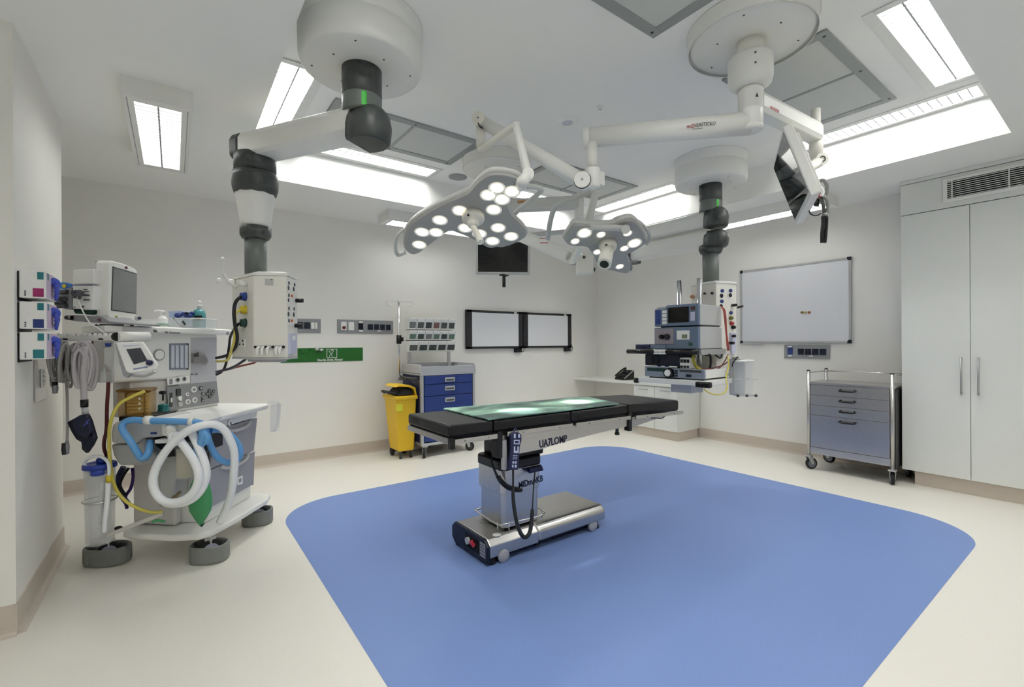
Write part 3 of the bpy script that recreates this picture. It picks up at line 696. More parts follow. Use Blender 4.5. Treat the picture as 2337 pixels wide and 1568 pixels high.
# ---------------------------------------------------------------- near pendant
PX, PY = .852, 2.562
QX, QY = .415, 3.262
t = thing('ceiling_pendant', 'large near ceiling pendant with white dome, grey joints and gas outlet console', 'pendant', (PX, PY, ZR), 0, 'ceiling pendants')
NP = t
canopy(t, PX, PY, .328, 2.822)
u = (Vector((QX, QY, 0))-Vector((PX, PY, 0))).normalized()
head_column(t, PX, PY, .107, 2.822, 2.665, 2.575, math.atan2(-1, -.25)+.02)
nose(t, PX-u.x*.055, PY-u.y*.055, -u, 2.405, 2.60, .118)
a0 = Vector((PX, PY, 0))+u*.02; a1 = Vector((QX, QY, 0))+u*.04
arm_beam(t, a0, a1, 2.45, 2.605, .185)
b = MB(); s = Vector((-u.y, u.x, 0)); e = Vector((QX, QY, 0))
prof = [(-.097, 2.465), (-.070, 2.443), (.070, 2.443), (.097, 2.465), (.097, 2.555), (.078, 2.596), (.055, 2.606), (-.055, 2.606), (-.078, 2.596), (-.097, 2.555)]
b.prism([e+u*.03+s*p+ZV*z for p, z in prof], u*.085); obj('arm_end_cap', b, DGREY, t, .02, 3)
obj('swivel_ring', MB().lathe([(.10, 2.36), (.118, 2.365), (.118, 2.465), (.11, 2.475), (0, 2.475)], (QX, QY, 0), 40), DGREY, t)
b = MB(); b.lathe([(.0, 2.215), (.085, 2.218), (.118, 2.235), (.128, 2.27), (.132, 2.33), (.124, 2.362), (.10, 2.368)], (QX, QY, 0), 40, sx=1.0); obj('lower_joint', b, DGREY, t)
b = MB(); b.lathe([(.118, 2.262), (.108, 2.20), (.088, 2.06), (.082, 2.035), (.074, 2.03)], (QX, QY, 0), 10); obj('tube_shroud', b, WHITE, t, .01)
obj('collar', MB().lathe([(.074, 2.034), (.088, 2.03), (.088, 1.98), (.076, 1.958), (.063, 1.955)], (QX, QY, 0), 32), DGREY, t)
b = MB(); b.lathe([(.062, 1.96), (.062, 1.735)], (QX, QY, 0), 32)
obj('drop_tube', b, TGREY, t)
NPOLY = [(-1.536, 2.742), (-1.345, 2.765), (-1.372, 2.95), (-1.47, 3.08), (-1.68, 3.08), (-1.785, 2.945)]
con = console(t, NPOLY, 1.222, 1.712, None)
def face(poly, i, j): 
    a = W(*poly[i]); b_ = W(*poly[j]); n = (b_-a).cross(ZV).normalized(); 
    return a, n
fo, fn = face(NPOLY, 0, 1)      # front face
lo_, ln = face(NPOLY, 5, 0)     # left face with the gas outlets
ro, rn = face(NPOLY, 1, 2)      # right face with the sockets
def outlet(t, px, py, o, n, m, label, r=.024):
    p = hit(px, py, o, n); g = obj('gas_outlet', MB().lathe([(r*1.15, 0), (r*1.15, .008), (r, .012), (r, .026), (r*.55, .030), (0, .030)], p, 20, n), m, t)
    lab(g, label); return p
for px, py, m, s in ((560, 677, BLUEK, 'blue gas outlet'), (560, 707, YELK, 'yellow gas outlet'), (560, 737, GRNK, 'dark green gas outlet')):
    p = outlet(con, px, py, lo_, ln, m, s)
for px, py in ((563, 648), (536, 644)): obj('adjuster_knob', MB().lathe([(.014, 0), (.018, .02), (.018, .04), (0, .045)], hit(px, py, lo_, ln), 16, ln), WHITE, con)
b = MB(); patch(b, [(543, 776), (560, 774), (560, 791), (543, 793)], lo_, ln, .004); b.k = 1
for px, py in ((549, 786), (557, 786), (556, 778)): spot(b, px, py, lo_, ln, .006, .006)
obj('data_plate', b, [WHITE, DARKH], con)
b = MB(); p = hit(541, 655, lo_, ln); b.tube([p, p+ln*.05+ZV*.03, p+ln*.075+ZV*.075], .010, 8); b.tube([p+ln*.075+ZV*.075, p+ln*.08+ZV*.16], .0025, 6, 1); b.ball(p+ln*.08+ZV*.165, .012, 12); b.ball(p+ln*.10+ZV*.03, .016, 12)
obj('hook_rod', b, WHITE, con)
b = MB(); patch(b, [(605, 636), (624, 637), (624, 652), (605, 651)], fo, fn, .002); b.k = 1; patch(b, [(617, 637.5), (623, 637.5), (620, 640)], fo, fn, .003)
lab(obj('type_plate', b, [LGREY, INK], con), 'small printed plate')
b = MB(); patch(b, [(582, 789), (650, 788), (650, 795), (582, 796)], fo, fn, .006); b.k = 1
for px in (584, 608, 624, 648): spot(b, px, 792, fo, fn, .0075, .012)
obj('connector_strip', b, [LGREY, BLACK], con)
for px in (592, 602, 614, 634, 642): p = hit(px, 793, fo, fn); obj('cable_hook', MB().tube([p+fn*.004, p+fn*.03-ZV*.01, p+fn*.03-ZV*.045], [.009, .009, .006], 8, 3), WHITE, con)
for px, py, rx in ((658, 646, 1), (671, 650, 1), (657, 657, 1.2), (669, 660, 1.2), (658, 674, 1), (657, 685, 1), (658, 704, 1), (670, 705, 1), (657, 717, 1.2), (669, 718, 1.2), (658, 732, 1)):
    b = MB(); spot(b, px, py, ro, rn, .022, .003); b.k = 1; spot(b, px, py, ro, rn, .012*rx, .005); obj('power_socket', b, [PAPER, NAVYB], con)
for px, py in ((665, 675.5), (665, 732)): lab(obj('pilot_lamp', spot(MB(), px, py, ro, rn, .008, .008), ORANGE, con), 'orange pilot lamp')
for px, py in ((675, 686), (673, 743)):
    p = hit(px, py, ro, rn); obj('plug', MB().cyl(p, p+rn*.045, .013, n=14), BLACK, con)
b = MB(); patch(b, [(657, 762), (672, 761), (672, 806), (657, 808)], ro, rn, .014); b.k = 1; patch(b, [(661, 766), (668, 766), (668, 776), (661, 777)], ro, rn, .017)
obj('call_unit', b, [PALEB, PAPER], con)
# ---------------------------------------------------------------- far pendant (double arm)
PX, PY = 4.21, 2.47
EX, EY = 4.20, 3.45
t = thing('ceiling_pendant', 'far ceiling pendant with folded double arm, carrying the blue equipment tower', 'pendant', (PX, PY, ZR), 0, 'ceiling pendants')
FP = t
canopy(t, PX, PY, .328, 2.822)
head_column(t, PX, PY, .105, 2.822, 2.665, 2.565, math.atan2(-1, -.42))
u = Vector((EX-PX, EY-PY, 0)).normalized()
nose(t, PX-u.x*.06, PY-u.y*.06, -u, 2.40, 2.59, .112)
arm_beam(t, Vector((PX, PY, 0)), Vector((EX, EY, 0)), 2.415, 2.57, .17)
nose(t, EX, EY, u, 2.20, 2.58, .115, 'elbow')
arm_beam(t, Vector((EX, EY, 0)), Vector((PX, PY, 0)), 2.225, 2.385, .17)
nose(t, PX-u.x*.06, PY-u.y*.06, -u, 2.215, 2.375, .112)
obj('collar', MB().lathe([(0, 2.255), (.075, 2.255), (.105, 2.235), (.110, 2.20), (.095, 2.165), (.076, 2.15)], (PX, PY, 0), 32), DGREY, t)
obj('drop_tube', MB().lathe([(.076, 2.16), (.074, 1.86)], (PX, PY, 0), 20), TGREY, t)
FPOLY = [(1.883, 4.25), (2.108, 4.335), (2.13, 4.55), (1.93, 4.68), (1.762, 4.53)]
con = console(t, FPOLY, 1.0, 1.845, None)
ro, rn = face(FPOLY, 0, 1); lo_, ln = face(FPOLY, 4, 0)
for px, py in ((1648, 664), (1667, 663.5), (1647, 688), (1668, 714)):
    b = MB(); spot(b, px, py, ro, rn, .017, .005, sx=1.2); lab(obj('data_port', b, NAVP, con), 'navy oval port')
for px, py in ((1646, 675), (1666, 674), (1645, 699)):
    b = MB(); spot(b, px, py, ro, rn, .032, .003); b.k = 1; spot(b, px, py, ro, rn, .020, .006); obj('power_socket', b, [PAPER, BLACK], con)
for px, py, m, s in ((1666.5, 726, mat('olive outlet', (116, 120, 50), .4), 'olive gas outlet'), (1668, 738, RED, 'red gas outlet'), (1672, 747, BLACK, 'black gas outlet')): outlet(con, px, py, ro, rn, m, s, .016)
for px, py in ((1671, 697), (1668, 767), (1665, 783)):
    p = hit(px, py, ro, rn); obj('plug', MB().cyl(p, p+rn*.05, .013, n=12), BLACK, con)
p = hit(1683, 702, W(2.12, 4.45), (LV*.98-DV*.2)); obj('plug', MB().cyl(p, p+LV*.05+ZV*.015, .010, n=12), BLACK, con)
b = MB(); patch(b, [(1665, 760), (1676, 760), (1676, 806), (1667, 808)], ro, rn, .02); obj('call_unit', b, PALEB, con)
for px, py in ((1594, 671), (1609, 670), (1626, 669)): lab(obj('gas_outlet', spot(MB(), px, py, lo_, ln, .011, .012), BLACK, con), 'black gas outlet')
b = MB(); p = hit(1582, 677, lo_, ln); b.lathe([(.018, 0), (.018, .02), (.010, .035), (0, .035)], p, 14, ln); lab(obj('gas_outlet', b, mat('salmon outlet', (206, 150, 120), .4), con), 'salmon gas outlet')
# equipment rack carried on two chrome uprights: local axes turned 4 degrees
RO = Vector((3.66, 2.26, 0)); RA = math.radians(4)
MR = Matrix.Translation(RO) @ Matrix.Rotation(RA, 4, 'Z')
for yy in (.13, .33): obj('rack_upright', MB(MR).cyl((.26, yy, .93), (.26, yy, 1.89), .023, n=16), CHROME, t)
for yy in (.14, .32):
    b = MB(MR); b.box(.27, .52, yy-.02, yy+.02, 1.20, 1.24); b.box(.27, .52, yy-.02, yy+.02, 1.02, 1.05); obj('rack_bracket', b, ALU, t, .003)
def shelf(z0, z1, y0, y1, x0, x1, nm='shelf'):
    return obj(nm, MB(MR).box(x0, x1, y0, y1, z0, z1), WHITE, t, .006)
s1 = shelf(1.195, 1.235, -.01, .47, .0, .46)
b = MB(MR); b.box(.0, .46, -.022, -.008, 1.19, 1.24); obj('side_rail', b, ALU, s1, .002)
b = MB(MR); b.tube([(-.05, -.02, 1.215), (-.05, .285, 1.215)], .022, 12, 1); b.tube([(-.05, .40, 1.215), (-.05, .70, 1.215)], .022, 12, 1); lab(obj('grip_handle', b, BLACK, s1), 'black grip bar')
b = MB(MR); b.box(-.066, -.034, .275, .41, 1.193, 1.237); lab(obj('handle_label', b, PAPER, s1, .004), 'white label on the grip bar')
for a, s, zz in ((.375, .026, 1.222),): text('lettering', 'Max 50kg -- 1000', .0145, MR @ Vector((-.067, .402, 1.208)), MR.to_3x3() @ Vector((0, -1, 0)), (0, 0, 1), INKG, s1, .0004)
b = MB(MR)
for yy in (.0, .62): b.cyl((-.05, min(yy, .46), 1.215), (.02, min(yy, .46), 1.215), .010, n=8)
obj('handle_stub', b, ALU, s1)
s2 = shelf(.925, .972, -.09, .60, -.05, .46)
for x0, x1, y0, y1 in ((-.075, -.02, -.13, .0), (-.07, -.02, .58, .625)): lab(obj('bumper', MB(MR).box(x0, x1, y0, y1, .915, .965), BLACK, s2, .012), 'black corner bumper')
b = MB(MR); b.box(.05, .26, .10, .30, .845, .924); lab(obj('cable_box', b, LGREY, s2, .004), 'light grey box under the lower shelf')
b = MB(MR); b.cyl((.44, -.05, .955), (.59, -.05, .955), .022, n=14); b.cyl((.50, -.05, .955), (.54, -.05, .955), .027, n=14); sa = obj('side_arm', b, WHITE, s2); lab(obj('arm_knob', MB(MR).cyl((.59, -.05, .955), (.62, -.05, .955), .027, n=14), BLACK, sa), 'black end knob')
# ---------------------------------------------------------------- devices standing on the rack
def dev_frame(b): return b
t = thing('surgical_generator', 'blue fronted electrosurgical generator with dark screen on top of the stack', 'medical device', MR @ Vector((.2, .21, 1.445)), RA)
b = MB(MR); b.box(.02, .42, .0, .42, 1.452, 1.632); obj('case', b, LGREY, t, .006)
b = MB(MR); b.prism([(.02, -.004, 1.445), (-.012, -.004, 1.45), (-.012, -.004, 1.62), (.0, -.004, 1.64), (.02, -.004, 1.64)], (0, .315, 0)); b.prism([(.02, .311, 1.445), (-.012, .311, 1.45), (-.012, .311, 1.60), (.0, .311, 1.615), (.02, .311, 1.615)], (0, .115, 0)); obj('front_panel', b, DEVB, t, .005)
obj('screen', MB(MR).box(-.0155, -.01, .085, .285, 1.478, 1.615), SCREEN, t, .002)
obj('key_strip', MB(MR).box(-.0155, -.01, .03, .07, 1.488, 1.565), PALEB, t, .002)
lab(obj('power_button', MB(MR).box(-.018, -.01, .025, .065, 1.582, 1.612), mat('brown button', (84, 50, 50), .4), t, .003), 'brown square button')
b = MB(MR)
for k in range(4): b.box(-.0155, -.01, .30, .345, 1.468+.033*k, 1.494+.033*k)
obj('white_keys', b, PAPER, t, .002)
obj('blue_strip', MB(MR).box(-.0155, -.01, .362, .415, 1.468, 1.60), CARTB, t, .002)
obj('base_strip', MB(MR).box(.05, .40, .01, .40, 1.438, 1.452), DGREY, t)
t = thing('smoke_evacuator', 'blue fronted unit with two round black knobs, under the screen generator', 'medical device', MR @ Vector((.2, .21, 1.24)), RA)
b = MB(MR); b.box(.02, .43, .0, .42, 1.24, 1.438); obj('case', b, LGREY, t, .008)
b = MB(MR); b.box(-.02, .02, -.004, .424, 1.243, 1.436); b.box(-.035, .0, .30, .46, 1.243, 1.28); obj('front_panel', b, DEVB, t, .006)
obj('socket_panel', MB(MR).box(-.026, -.018, .225, .415, 1.285, 1.425), mat('mauve grey panel', (150, 142, 150), .45), t, .004)
for yy, r in ((.34, .022), (.285, .028)): obj('knob', MB(MR).cyl((-.026, yy, 1.352), (-.055, yy, 1.352), r, r*.8, n=18), BLACK, t)
b = MB(MR); b.box(-.024, -.019, .075, .195, 1.325, 1.405); b.k = 1; b.box(-.027, -.023, .095, .145, 1.335, 1.37); obj('display', b, [PAPER, LCD], t, .001)
lab(obj('green_button', MB(MR).cyl((-.02, .065, 1.285), (-.03, .065, 1.285), .016, n=16), GRNK, t), 'dark green button')
obj('foot_bar', MB(MR).box(-.015, .43, .0, .42, 1.2355, 1.244), BLACK, t)
t = thing('foot_switch', 'small navy foot switch lying at the far end of the upper shelf', 'foot switch', MR @ Vector((.0, .53, 1.24)), RA)
obj('body', MB(MR).box(-.04, .06, .465, .62, 1.237, 1.285), NAVY, t, .008)
t = thing('diathermy_unit', 'dark device hanging under the upper shelf above the grey unit', 'medical device', MR @ Vector((.1, .4, 1.09)), RA)
obj('case', MB(MR).box(.0, .25, .18, .54, 1.085, 1.192), NAVYB, t, .008)
b = MB(MR); b.ring(MR.inverted() @ (MR @ Vector((-.004, .43, 1.14))), (1, 0, 0), .042, .007, 24, 8); obj('handle_ring', b, BLACK, t)
t = thing('light_source', 'low grey blue light source with a white dial on the lower shelf', 'medical device', MR @ Vector((.2, .2, .972)), RA)
b = MB(MR); b.box(.01, .42, -.05, .50, .985, 1.062); obj('case', b, WHITE, t, .006)
b = MB(MR); b.box(-.02, .01, -.056, .225, .982, 1.066); b.box(-.02, .01, .235, .53, .982, 1.078); obj('front_panel', b, DEVG, t, .005)
lab(obj('dial', MB(MR).cyl((-.02, .27, 1.025), (-.055, .27, 1.025), .048, .042, n=24), BLACK, t), 'black dial')
lab(obj('dial_cap', MB(MR).cyl((-.055, .27, 1.025), (-.06, .27, 1.025), .032, .028, n=24), PAPER, t), 'white dial centre')
b = MB(MR); b.box(-.0235, -.019, .31, .50, 1.035, 1.066); obj('indicator_window', b, GRNK, t)
b = MB(MR); b.box(-.0235, -.019, -.03, .17, 1.038, 1.058); obj('vent_slot', b, DGREY, t)
lab(obj('badge', MB(MR).box(-.0235, -.019, .06, .11, .998, 1.02), NAVYB, t), 'dark badge')
b = MB(MR)
for k in range(3): b.box(-.0235, -.019, .19, .215, .995+.022*k, 1.01+.022*k)
obj('button', b, NAVYB, t)
for yy in (.32, .40): lab(obj('top_knob', MB(MR).cyl((.02, yy, 1.078), (.02, yy, 1.098), .018, n=14), BLUEK, t), 'blue knob')
obj('foot_bar', MB(MR).box(.0, .42, -.04, .49, .9725, .986), BLACK, t)
t = thing('camera_processor', 'white and black coupler block between the shelves with leads plugged in', 'medical device', MR @ Vector((.06, .13, 1.066)), RA)
b = MB(MR); b.box(.0, .10, .08, .18, 1.068, 1.165); obj('block', b, PAPER, t, .004)
b = MB(MR)
for k in range(3): b.box(-.012, .002, .09+.03*k, .11+.03*k, 1.12, 1.15); b.box(-.012, .002, .09+.03*k, .11+.03*k, 1.075, 1.095)
obj('plug_row', b, BLACK, t, .003)
def cord(label, pts, r, m, name='cable', cat='cable', group='leads on the equipment rack'):
    b = MB(MR); b.tube(pts, r, 8, 6); solo(name, b, m, label, cat, group)
cord('olive yellow lead hanging between the two shelves', [(.02, .06, 1.195), (.0, .05, 1.14), (.03, .04, 1.085), (.06, .02, 1.066)], .014, mat('olive lead', (150, 140, 50), .5))
cord('thick black lead between the shelves, right of the olive one', [(.10, -.01, 1.19), (.16, -.02, 1.185), (.17, -.02, 1.12), (.19, .0, 1.066)], .011, BLACK)
cord('thin dark red lead looping over the white top of the light source', [(.06, .03, 1.075), (.14, -.02, 1.066), (.24, -.03, 1.075), (.34, -.04, 1.09), (.43, -.05, 1.12)], .006, MAROON)
cord('thin red lead from the console down to the light source', [(.42, -.06, 1.19), (.36, -.05, 1.12), (.30, -.04, 1.075), (.28, -.03, 1.065)], .005, MAROON)
cord('looped black lead under the side rail', [(.28, -.01, 1.185), (.31, -.02, 1.165), (.36, -.02, 1.16), (.40, -.01, 1.185)], .009, RUBBER)
b = MB()
for k, (dx, dz) in enumerate(((0, 0), (3, 2))):
    P = [at(1645+dx, 699+dz, 4.22), at(1651+dx, 708, 4.17), at(1654+dx, 730, 4.16), at(1657+dx*.5, 760, 4.17), at(1659+dx, 785, 4.17), at(1661+dx, 800, 4.18)]
    b.tube(P, .0055, 8, 6)
solo('red_lead', b, mat('salmon red lead', (168, 80, 72), .45), 'pair of red leads hanging from the far pendant console', 'cable', 'leads on the equipment rack')
b = MB(); b.tube([at(1661, 812, 4.10), at(1663, 835, 4.08), at(1659, 850, 4.05), at(1657, 868, 4.03), at(1660, 880, 4.0), at(1654, 896, 3.98), at(1636, 901, 3.96), at(1618, 896, 3.95), at(1606, 888, 3.95)], .006, 8)
solo('yellow_tube', b, YELLT, 'thin yellow tube looping below the rack by the clear canisters', 'tube')
# clear suction canisters on a rail
t = thing('suction_canisters', 'clear suction canisters in a white rack hanging right of the equipment tower', 'suction canister', W(2.08, 4.18, .82))
cc = [(2.035, 4.13), (2.125, 4.17)]
for l, d in cc:
    c = obj('canister', MB(MC).lathe([(.0, .835), (.042, .835), (.044, .845), (.050, 1.115), (.053, 1.12), (.053, 1.13), (0, 1.13)], (l, d, 0), 24), GLASS, t)
    obj('canister_lid', MB(MC).lathe([(.0, 1.142), (.05, 1.14), (.055, 1.135), (.055, 1.122), (.0, 1.122)], (l, d, 0), 24), WHITE, c)
b = MB(MC); b.box(1.975, 2.175, 4.08, 4.09, .965, .972); b.box(1.975, 2.175, 4.215, 4.225, .965, .972); b.box(2.0, 2.16, 4.09, 4.21, .818, .834); b.box(2.0, 2.03, 4.10, 4.20, 1.145, 1.165); b.box(1.985, 2.12, 4.20, 4.22, .82, 1.15)
obj('rack_frame', b, LGREY, t, .003)
for l in (2.0, 2.08, 2.16): obj('rack_foot', MB(MC).ball((l, 4.09, .825), .014, 10), DGREY, t)
b = MB(MC); b.tube([(2.03, 4.12, 1.145), (2.0, 4.10, 1.165), (1.965, 4.10, 1.12), (1.955, 4.10, 1.08)], .006, 8); obj('suction_tube', b, RUBBER, t)
# ================================================================ surgical lamps and hanging monitors
def smooth_loop(P, sub=4):
    out = []; N = len(P)
    for i in range(N):
        a, b, c, d = P[i-1], P[i], P[(i+1) % N], P[(i+2) % N]
        for j in range(sub):
            t = j/sub; out.append(.5*((2*b)+(-a+c)*t+(2*a-5*b+4*c-d)*t*t+(-a+3*b-3*c+d)*t**3))
    return out
def rings(mb, loops, cap0=True, cap1=True, smooth=False):
    n = len(loops[0]); v = [p for l in loops for p in l]
    mb.add(v, [(k*n+i, k*n+(i+1) % n, (k+1)*n+(i+1) % n, (k+1)*n+i) for k in range(len(loops)-1) for i in range(n)], smooth)
    if cap0: mb.add(loops[0], [tuple(range(n))[::-1]])
    if cap1: mb.add(loops[-1], [tuple(range(n))])
def lamp_head(t, o, n, outline, lamps, hub, grip_end, rad, hubr):
    o = Vector(o); n = Vector(n).normalized()
    P = smooth_loop([hit(x, y, o, n) for x, y in outline]); c = sum(P, Vector())/len(P)
    sc = lambda k, off: [c+(p-c)*k+n*off for p in P]
    b = MB(); rings(b, [sc(.965, .0), sc(.99, -.003), sc(.998, -.010), sc(.998, -.022)], True, True); h = obj('lamp_head', b, HEADG, t)
    b = MB(); rings(b, [sc(1.0, -.020), sc(1.028, -.024), sc(1.032, -.040), sc(1.0, -.058), sc(.86, -.080)], False, True, True); lab(obj('back_shell', b, HEADR, h), 'pale rim and back shell')
    for x, y, k in lamps:
        p = hit(x, y, o, n); r = rad*k
        b = MB(); b.lathe([(r, -.004), (r, .002), (r*.95, .0035), (r*.90, .0015), (r*.80, .0005)], p, 24, n); b.k = 1; b.lathe([(r*.82, -.0005), (r*.7, .002), (r*.4, .004), (0, .005)], p, 24, n)
        lab(obj('lamp_reflector', b, [BULBE, BULB], h), 'lit round reflector')
    p = hit(hub[0], hub[1], o, n)
    b = MB(); b.lathe([(hubr, -.002), (hubr, .03), (hubr*.9, .042), (hubr*.55, .048), (hubr*.52, .07), (hubr*.40, .085), (0, .087)], p, 28, n); b.k = 1; q = p+n*.02+ZV*.0; u = (LV-n*LV.dot(n)).normalized(); w = n.cross(u)
    b.ball(q-u*hubr*.35-DV*hubr*.86, .008, 10)
    g = obj('hub', b, [OFFW, BLACK], h)
    return h, p, n, g
# --- near dome: pole, long horizontal arm, spring arm, large three-lobed head
DX, DY = 2.63, 1.30
t = thing('surgical_light', 'large three-lobed surgical lamp with lit reflectors, hung from the near white dome', 'surgical lamp', (DX, DY, ZR), 0, 'surgical lamps')
t1 = t
cp = canopy(t, DX, DY, .327, 2.99, WHITE, True, 6)
p0 = W(*( (lambda v: (v.dot(LV), v.dot(DV)))(Vector((DX, DY, 0))) ))
ax, ay = DX, DY
def lpole(x, y, prof, nm, m=WHITE): return obj(nm, MB().lathe(prof, (x, y, 0), 36), m, t)
lpole(ax, ay, [(.072, 2.995), (.068, 2.90), (.0, 2.90)], 'pole_flange', OFFW)
b = MB(); b.lathe([(.075, 2.905), (.113, 2.897), (.116, 2.885), (.116, 2.785), (.108, 2.75), (.066, 2.725), (.0, 2.725)], (ax, ay, 0), 40); b.k = 1
for z in (2.865, 2.81): q = Vector((ax, ay, z))-DV*.113-LV*.03; b.ball(q, .006, 8)
obj('pole_collar', b, [WHITE, DGREY], t)
b = MB(); b.lathe([(.066, 2.72), (.067, 2.70), (.064, 2.695), (.064, 2.605), (.0625, 2.603), (.064, 2.60), (.064, 2.515), (.0625, 2.513), (.064, 2.51), (.062, 2.492), (.052, 2.487), (0, 2.487)], (ax, ay, 0), 40); b.k = 1
q = Vector((ax, ay, 2.66))-DV*.063+LV*.002; b.prism([q+LV*.008-ZV*.01, q-LV*.008-ZV*.01, q+ZV*.012], -DV*.004)
obj('pole', b, [WHITE, DGREY], t)
A0 = Vector((ax, ay, 2.535)); A1 = at(1340, 314, 2.78); A1.z = 2.535
b = MB(); u = (A1-A0).normalized()
b.cyl(A0, A1-u*.0, .062, .058, 28); arm = obj('horizontal_arm', b, WHITE, t)
b = MB(); b.lathe([(.060, 0), (.062, .01), (.062, .03), (.052, .036), (0, .036)], A1-u*.012, 28, u); obj('arm_end_cap', b, WHITE, t)
s = u.cross(ZV)
def armtext(txt, px, py, size, m, p, sq=1):
    f = A0+(-DV-LV*.15)*0
    nn = Vector((-u.y, u.x, 0)); nn = nn if nn.dot(-DV) > 0 else -nn
    nn = (nn*.94+ZV*-.34).normalized()
    o = A0+nn*.0625; q = hit(px, py, o, nn)
    return text('lettering', txt, size, q, -u, nn.cross(-u)*1 if nn.cross(-u).z > 0 else -nn.cross(-u), m, p, .0008, squeeze=sq)
armtext('mO', 1566.5, 293, .030, RED, arm, .95)
armtext('IEASTICKO', 1587, 289.5, .028, INKG, arm, .78)
armtext('surgical systems', 1579, 295.5, .008, INKG, arm, 1.1)
J = at(1352, 402, 2.76)
b = MB(); d0 = Vector((J.x, J.y, 2.475)); b.cyl(d0+ZV*.02, Vector((J.x, J.y, 2.33)), .031, n=24); obj('drop_tube', b, WHITE, t)
b = MB(); b.lathe([(.034, 2.345), (.046, 2.34), (.047, 2.24), (.042, 2.225), (.0, 2.22)], (J.x, J.y, 0), 28); b.box(J.x+.03, J.x+.07, J.y-.035, J.y+.02, 2.245, 2.325); obj('joint_housing', b, WHITE, t, .003)
K = at(1097, 276, 2.93)
S0 = at(1331, 415, 2.74); us = (K-S0).normalized()
b = MB(); b.cyl(S0, K, .044, .038, 28); sp = obj('spring_arm', b, WHITE, t)
side = us.cross(ZV).normalized()
side = side if side.dot(DV) < 0 else -side
b = MB(); b.cyl(S0-side*.044, S0+side*.046, .047, n=32); b.k = 1; b.cyl(S0+side*.0465, S0+side*.048, .007, n=10); obj('elbow_joint', b, [WHITE, MGREY], t)
b = MB(); b.ring(S0+side*.031, side, .0485, .003, 32, 6); obj('joint_seal', b, RUBBER, t)
b = MB(); b.cyl(K-side*.042, K+side*.046, .043, n=32); b.k = 1; b.cyl(K+side*.0465, K+side*.048, .005, n=8); obj('wrist_joint', b, [OFFW, DGREY], t)
b = MB(); b.tube([K+side*.048+V for V in [(-.0) * LV + ZV*-.035, LV*.012-ZV*.055, LV*.030-ZV*.068]], .005, 6, 4); obj('joint_slot', b, BLACK, t)
K2 = Vector((K.x, K.y, 2.545))
b = MB(); b.cyl(K-ZV*.03, K2, .029, n=20); obj('wrist_tube', b, OFFW, t)
G1 = at(1178, 296, 2.63); G1.z = 2.545
b = MB(); b.tube([K2+ZV*.01, K2-ZV*.01, K2-ZV*.015+(G1-K2)*.06, G1+(K2-G1)*.06, G1], .021, 12, 4); obj('cross_tube', b, OFFW, t)
H1 = at(1205, 400, 2.60)
b = MB(); b.tube([G1+ZV*.012, G1-ZV*.015, G1+(H1-G1)*.15, H1], [.020, .021, .021, .026], 12, 4); obj('fork_tube', b, WHITE, t)
b = MB(); b.cyl(H1-DV*.03, H1+DV*.02, .033, n=24); obj('fork_joint', b, WHITE, t)
a = math.radians(22); n1 = -DV*math.sin(a)-ZV*math.cos(a); o1 = at(1080, 500, 2.88)
z5 = lambda L: [(900+x/6.874, 380+y/6.874) for x, y in L]
OUT1 = z5([(1600,130),(1750,142),(1930,195),(2000,270),(2005,350),(1935,430),(1860,505),(1795,585),(1765,650),(1790,730),(1840,820),(1930,900),(2015,980),(2060,1045),(2065,1105),(1985,1165),(1850,1230),(1700,1272),(1600,1270),(1520,1288),(1430,1260),(1330,1198),(1200,1132),(1060,1072),(930,1024),(850,1018),(795,1040),(690,1115),(560,1210),(450,1300),(355,1368),(280,1388),(205,1350),(165,1270),(165,1130),(195,1020),(260,920),(380,825),(560,715),(760,608),(960,522),(1105,455),(1170,425),(1250,330),(1350,232),(1450,165),(1530,136)])
LMP1 = [(*p, 1) for p in z5([(1608,338),(1845,393),(1475,450),(1690,518),(1560,678),(1025,693),(715,843),(435,1030),(655,1035),(392,1228),(1115,965),(1335,1055),(1540,1170),(1628,962),(1832,1098)])]
h1, hp, hn, hub = lamp_head(t, o1, n1, OUT1, LMP1, (1080, 491), None, .050, .070)
b = MB(); w0 = hp+hn*.05; w1 = at(1097, 553, 2.74); b.tube([w0, w0+hn*.03, w0+(w1-w0)*.5+hn*.01, w1], [.020, .018, .019, .021], 14, 6); lab(obj('sterile_handle', b, OFFW, h1), 'ivory centre handle')
b = MB(); q = at(1192, 415, 2.56); b.tube([H1, H1+(q-H1)*.5, q, hit(1188, 424, o1-n1*.03, n1)], [.032, .031, .033, .034], 14, 4); obj('head_socket', b, WHITE, t)
# bowed guard bar at the far-left tip and on the back
b = MB(); Pg = [hit(x, y, o1-n1*.05, n1) for x, y in z5([(330, 880), (160, 980), (60, 1080), (20, 1200), (25, 1330), (70, 1385), (170, 1345)])]; b.tube(Pg, .017, 10, 5, flat=.55); lab(obj('guard_bar', b, HEADR, h1), 'pale bowed grip bar')
b = MB(); b.tube([hit(x, y, o1-n1*.075, n1) for x, y in [(1168, 495), (1185, 478), (1205, 462), (1228, 443), (1236, 434), (1228, 428), (1205, 425), (1185, 425)]], .016, 10, 5); obj('back_bar', b, HEADR, h1)
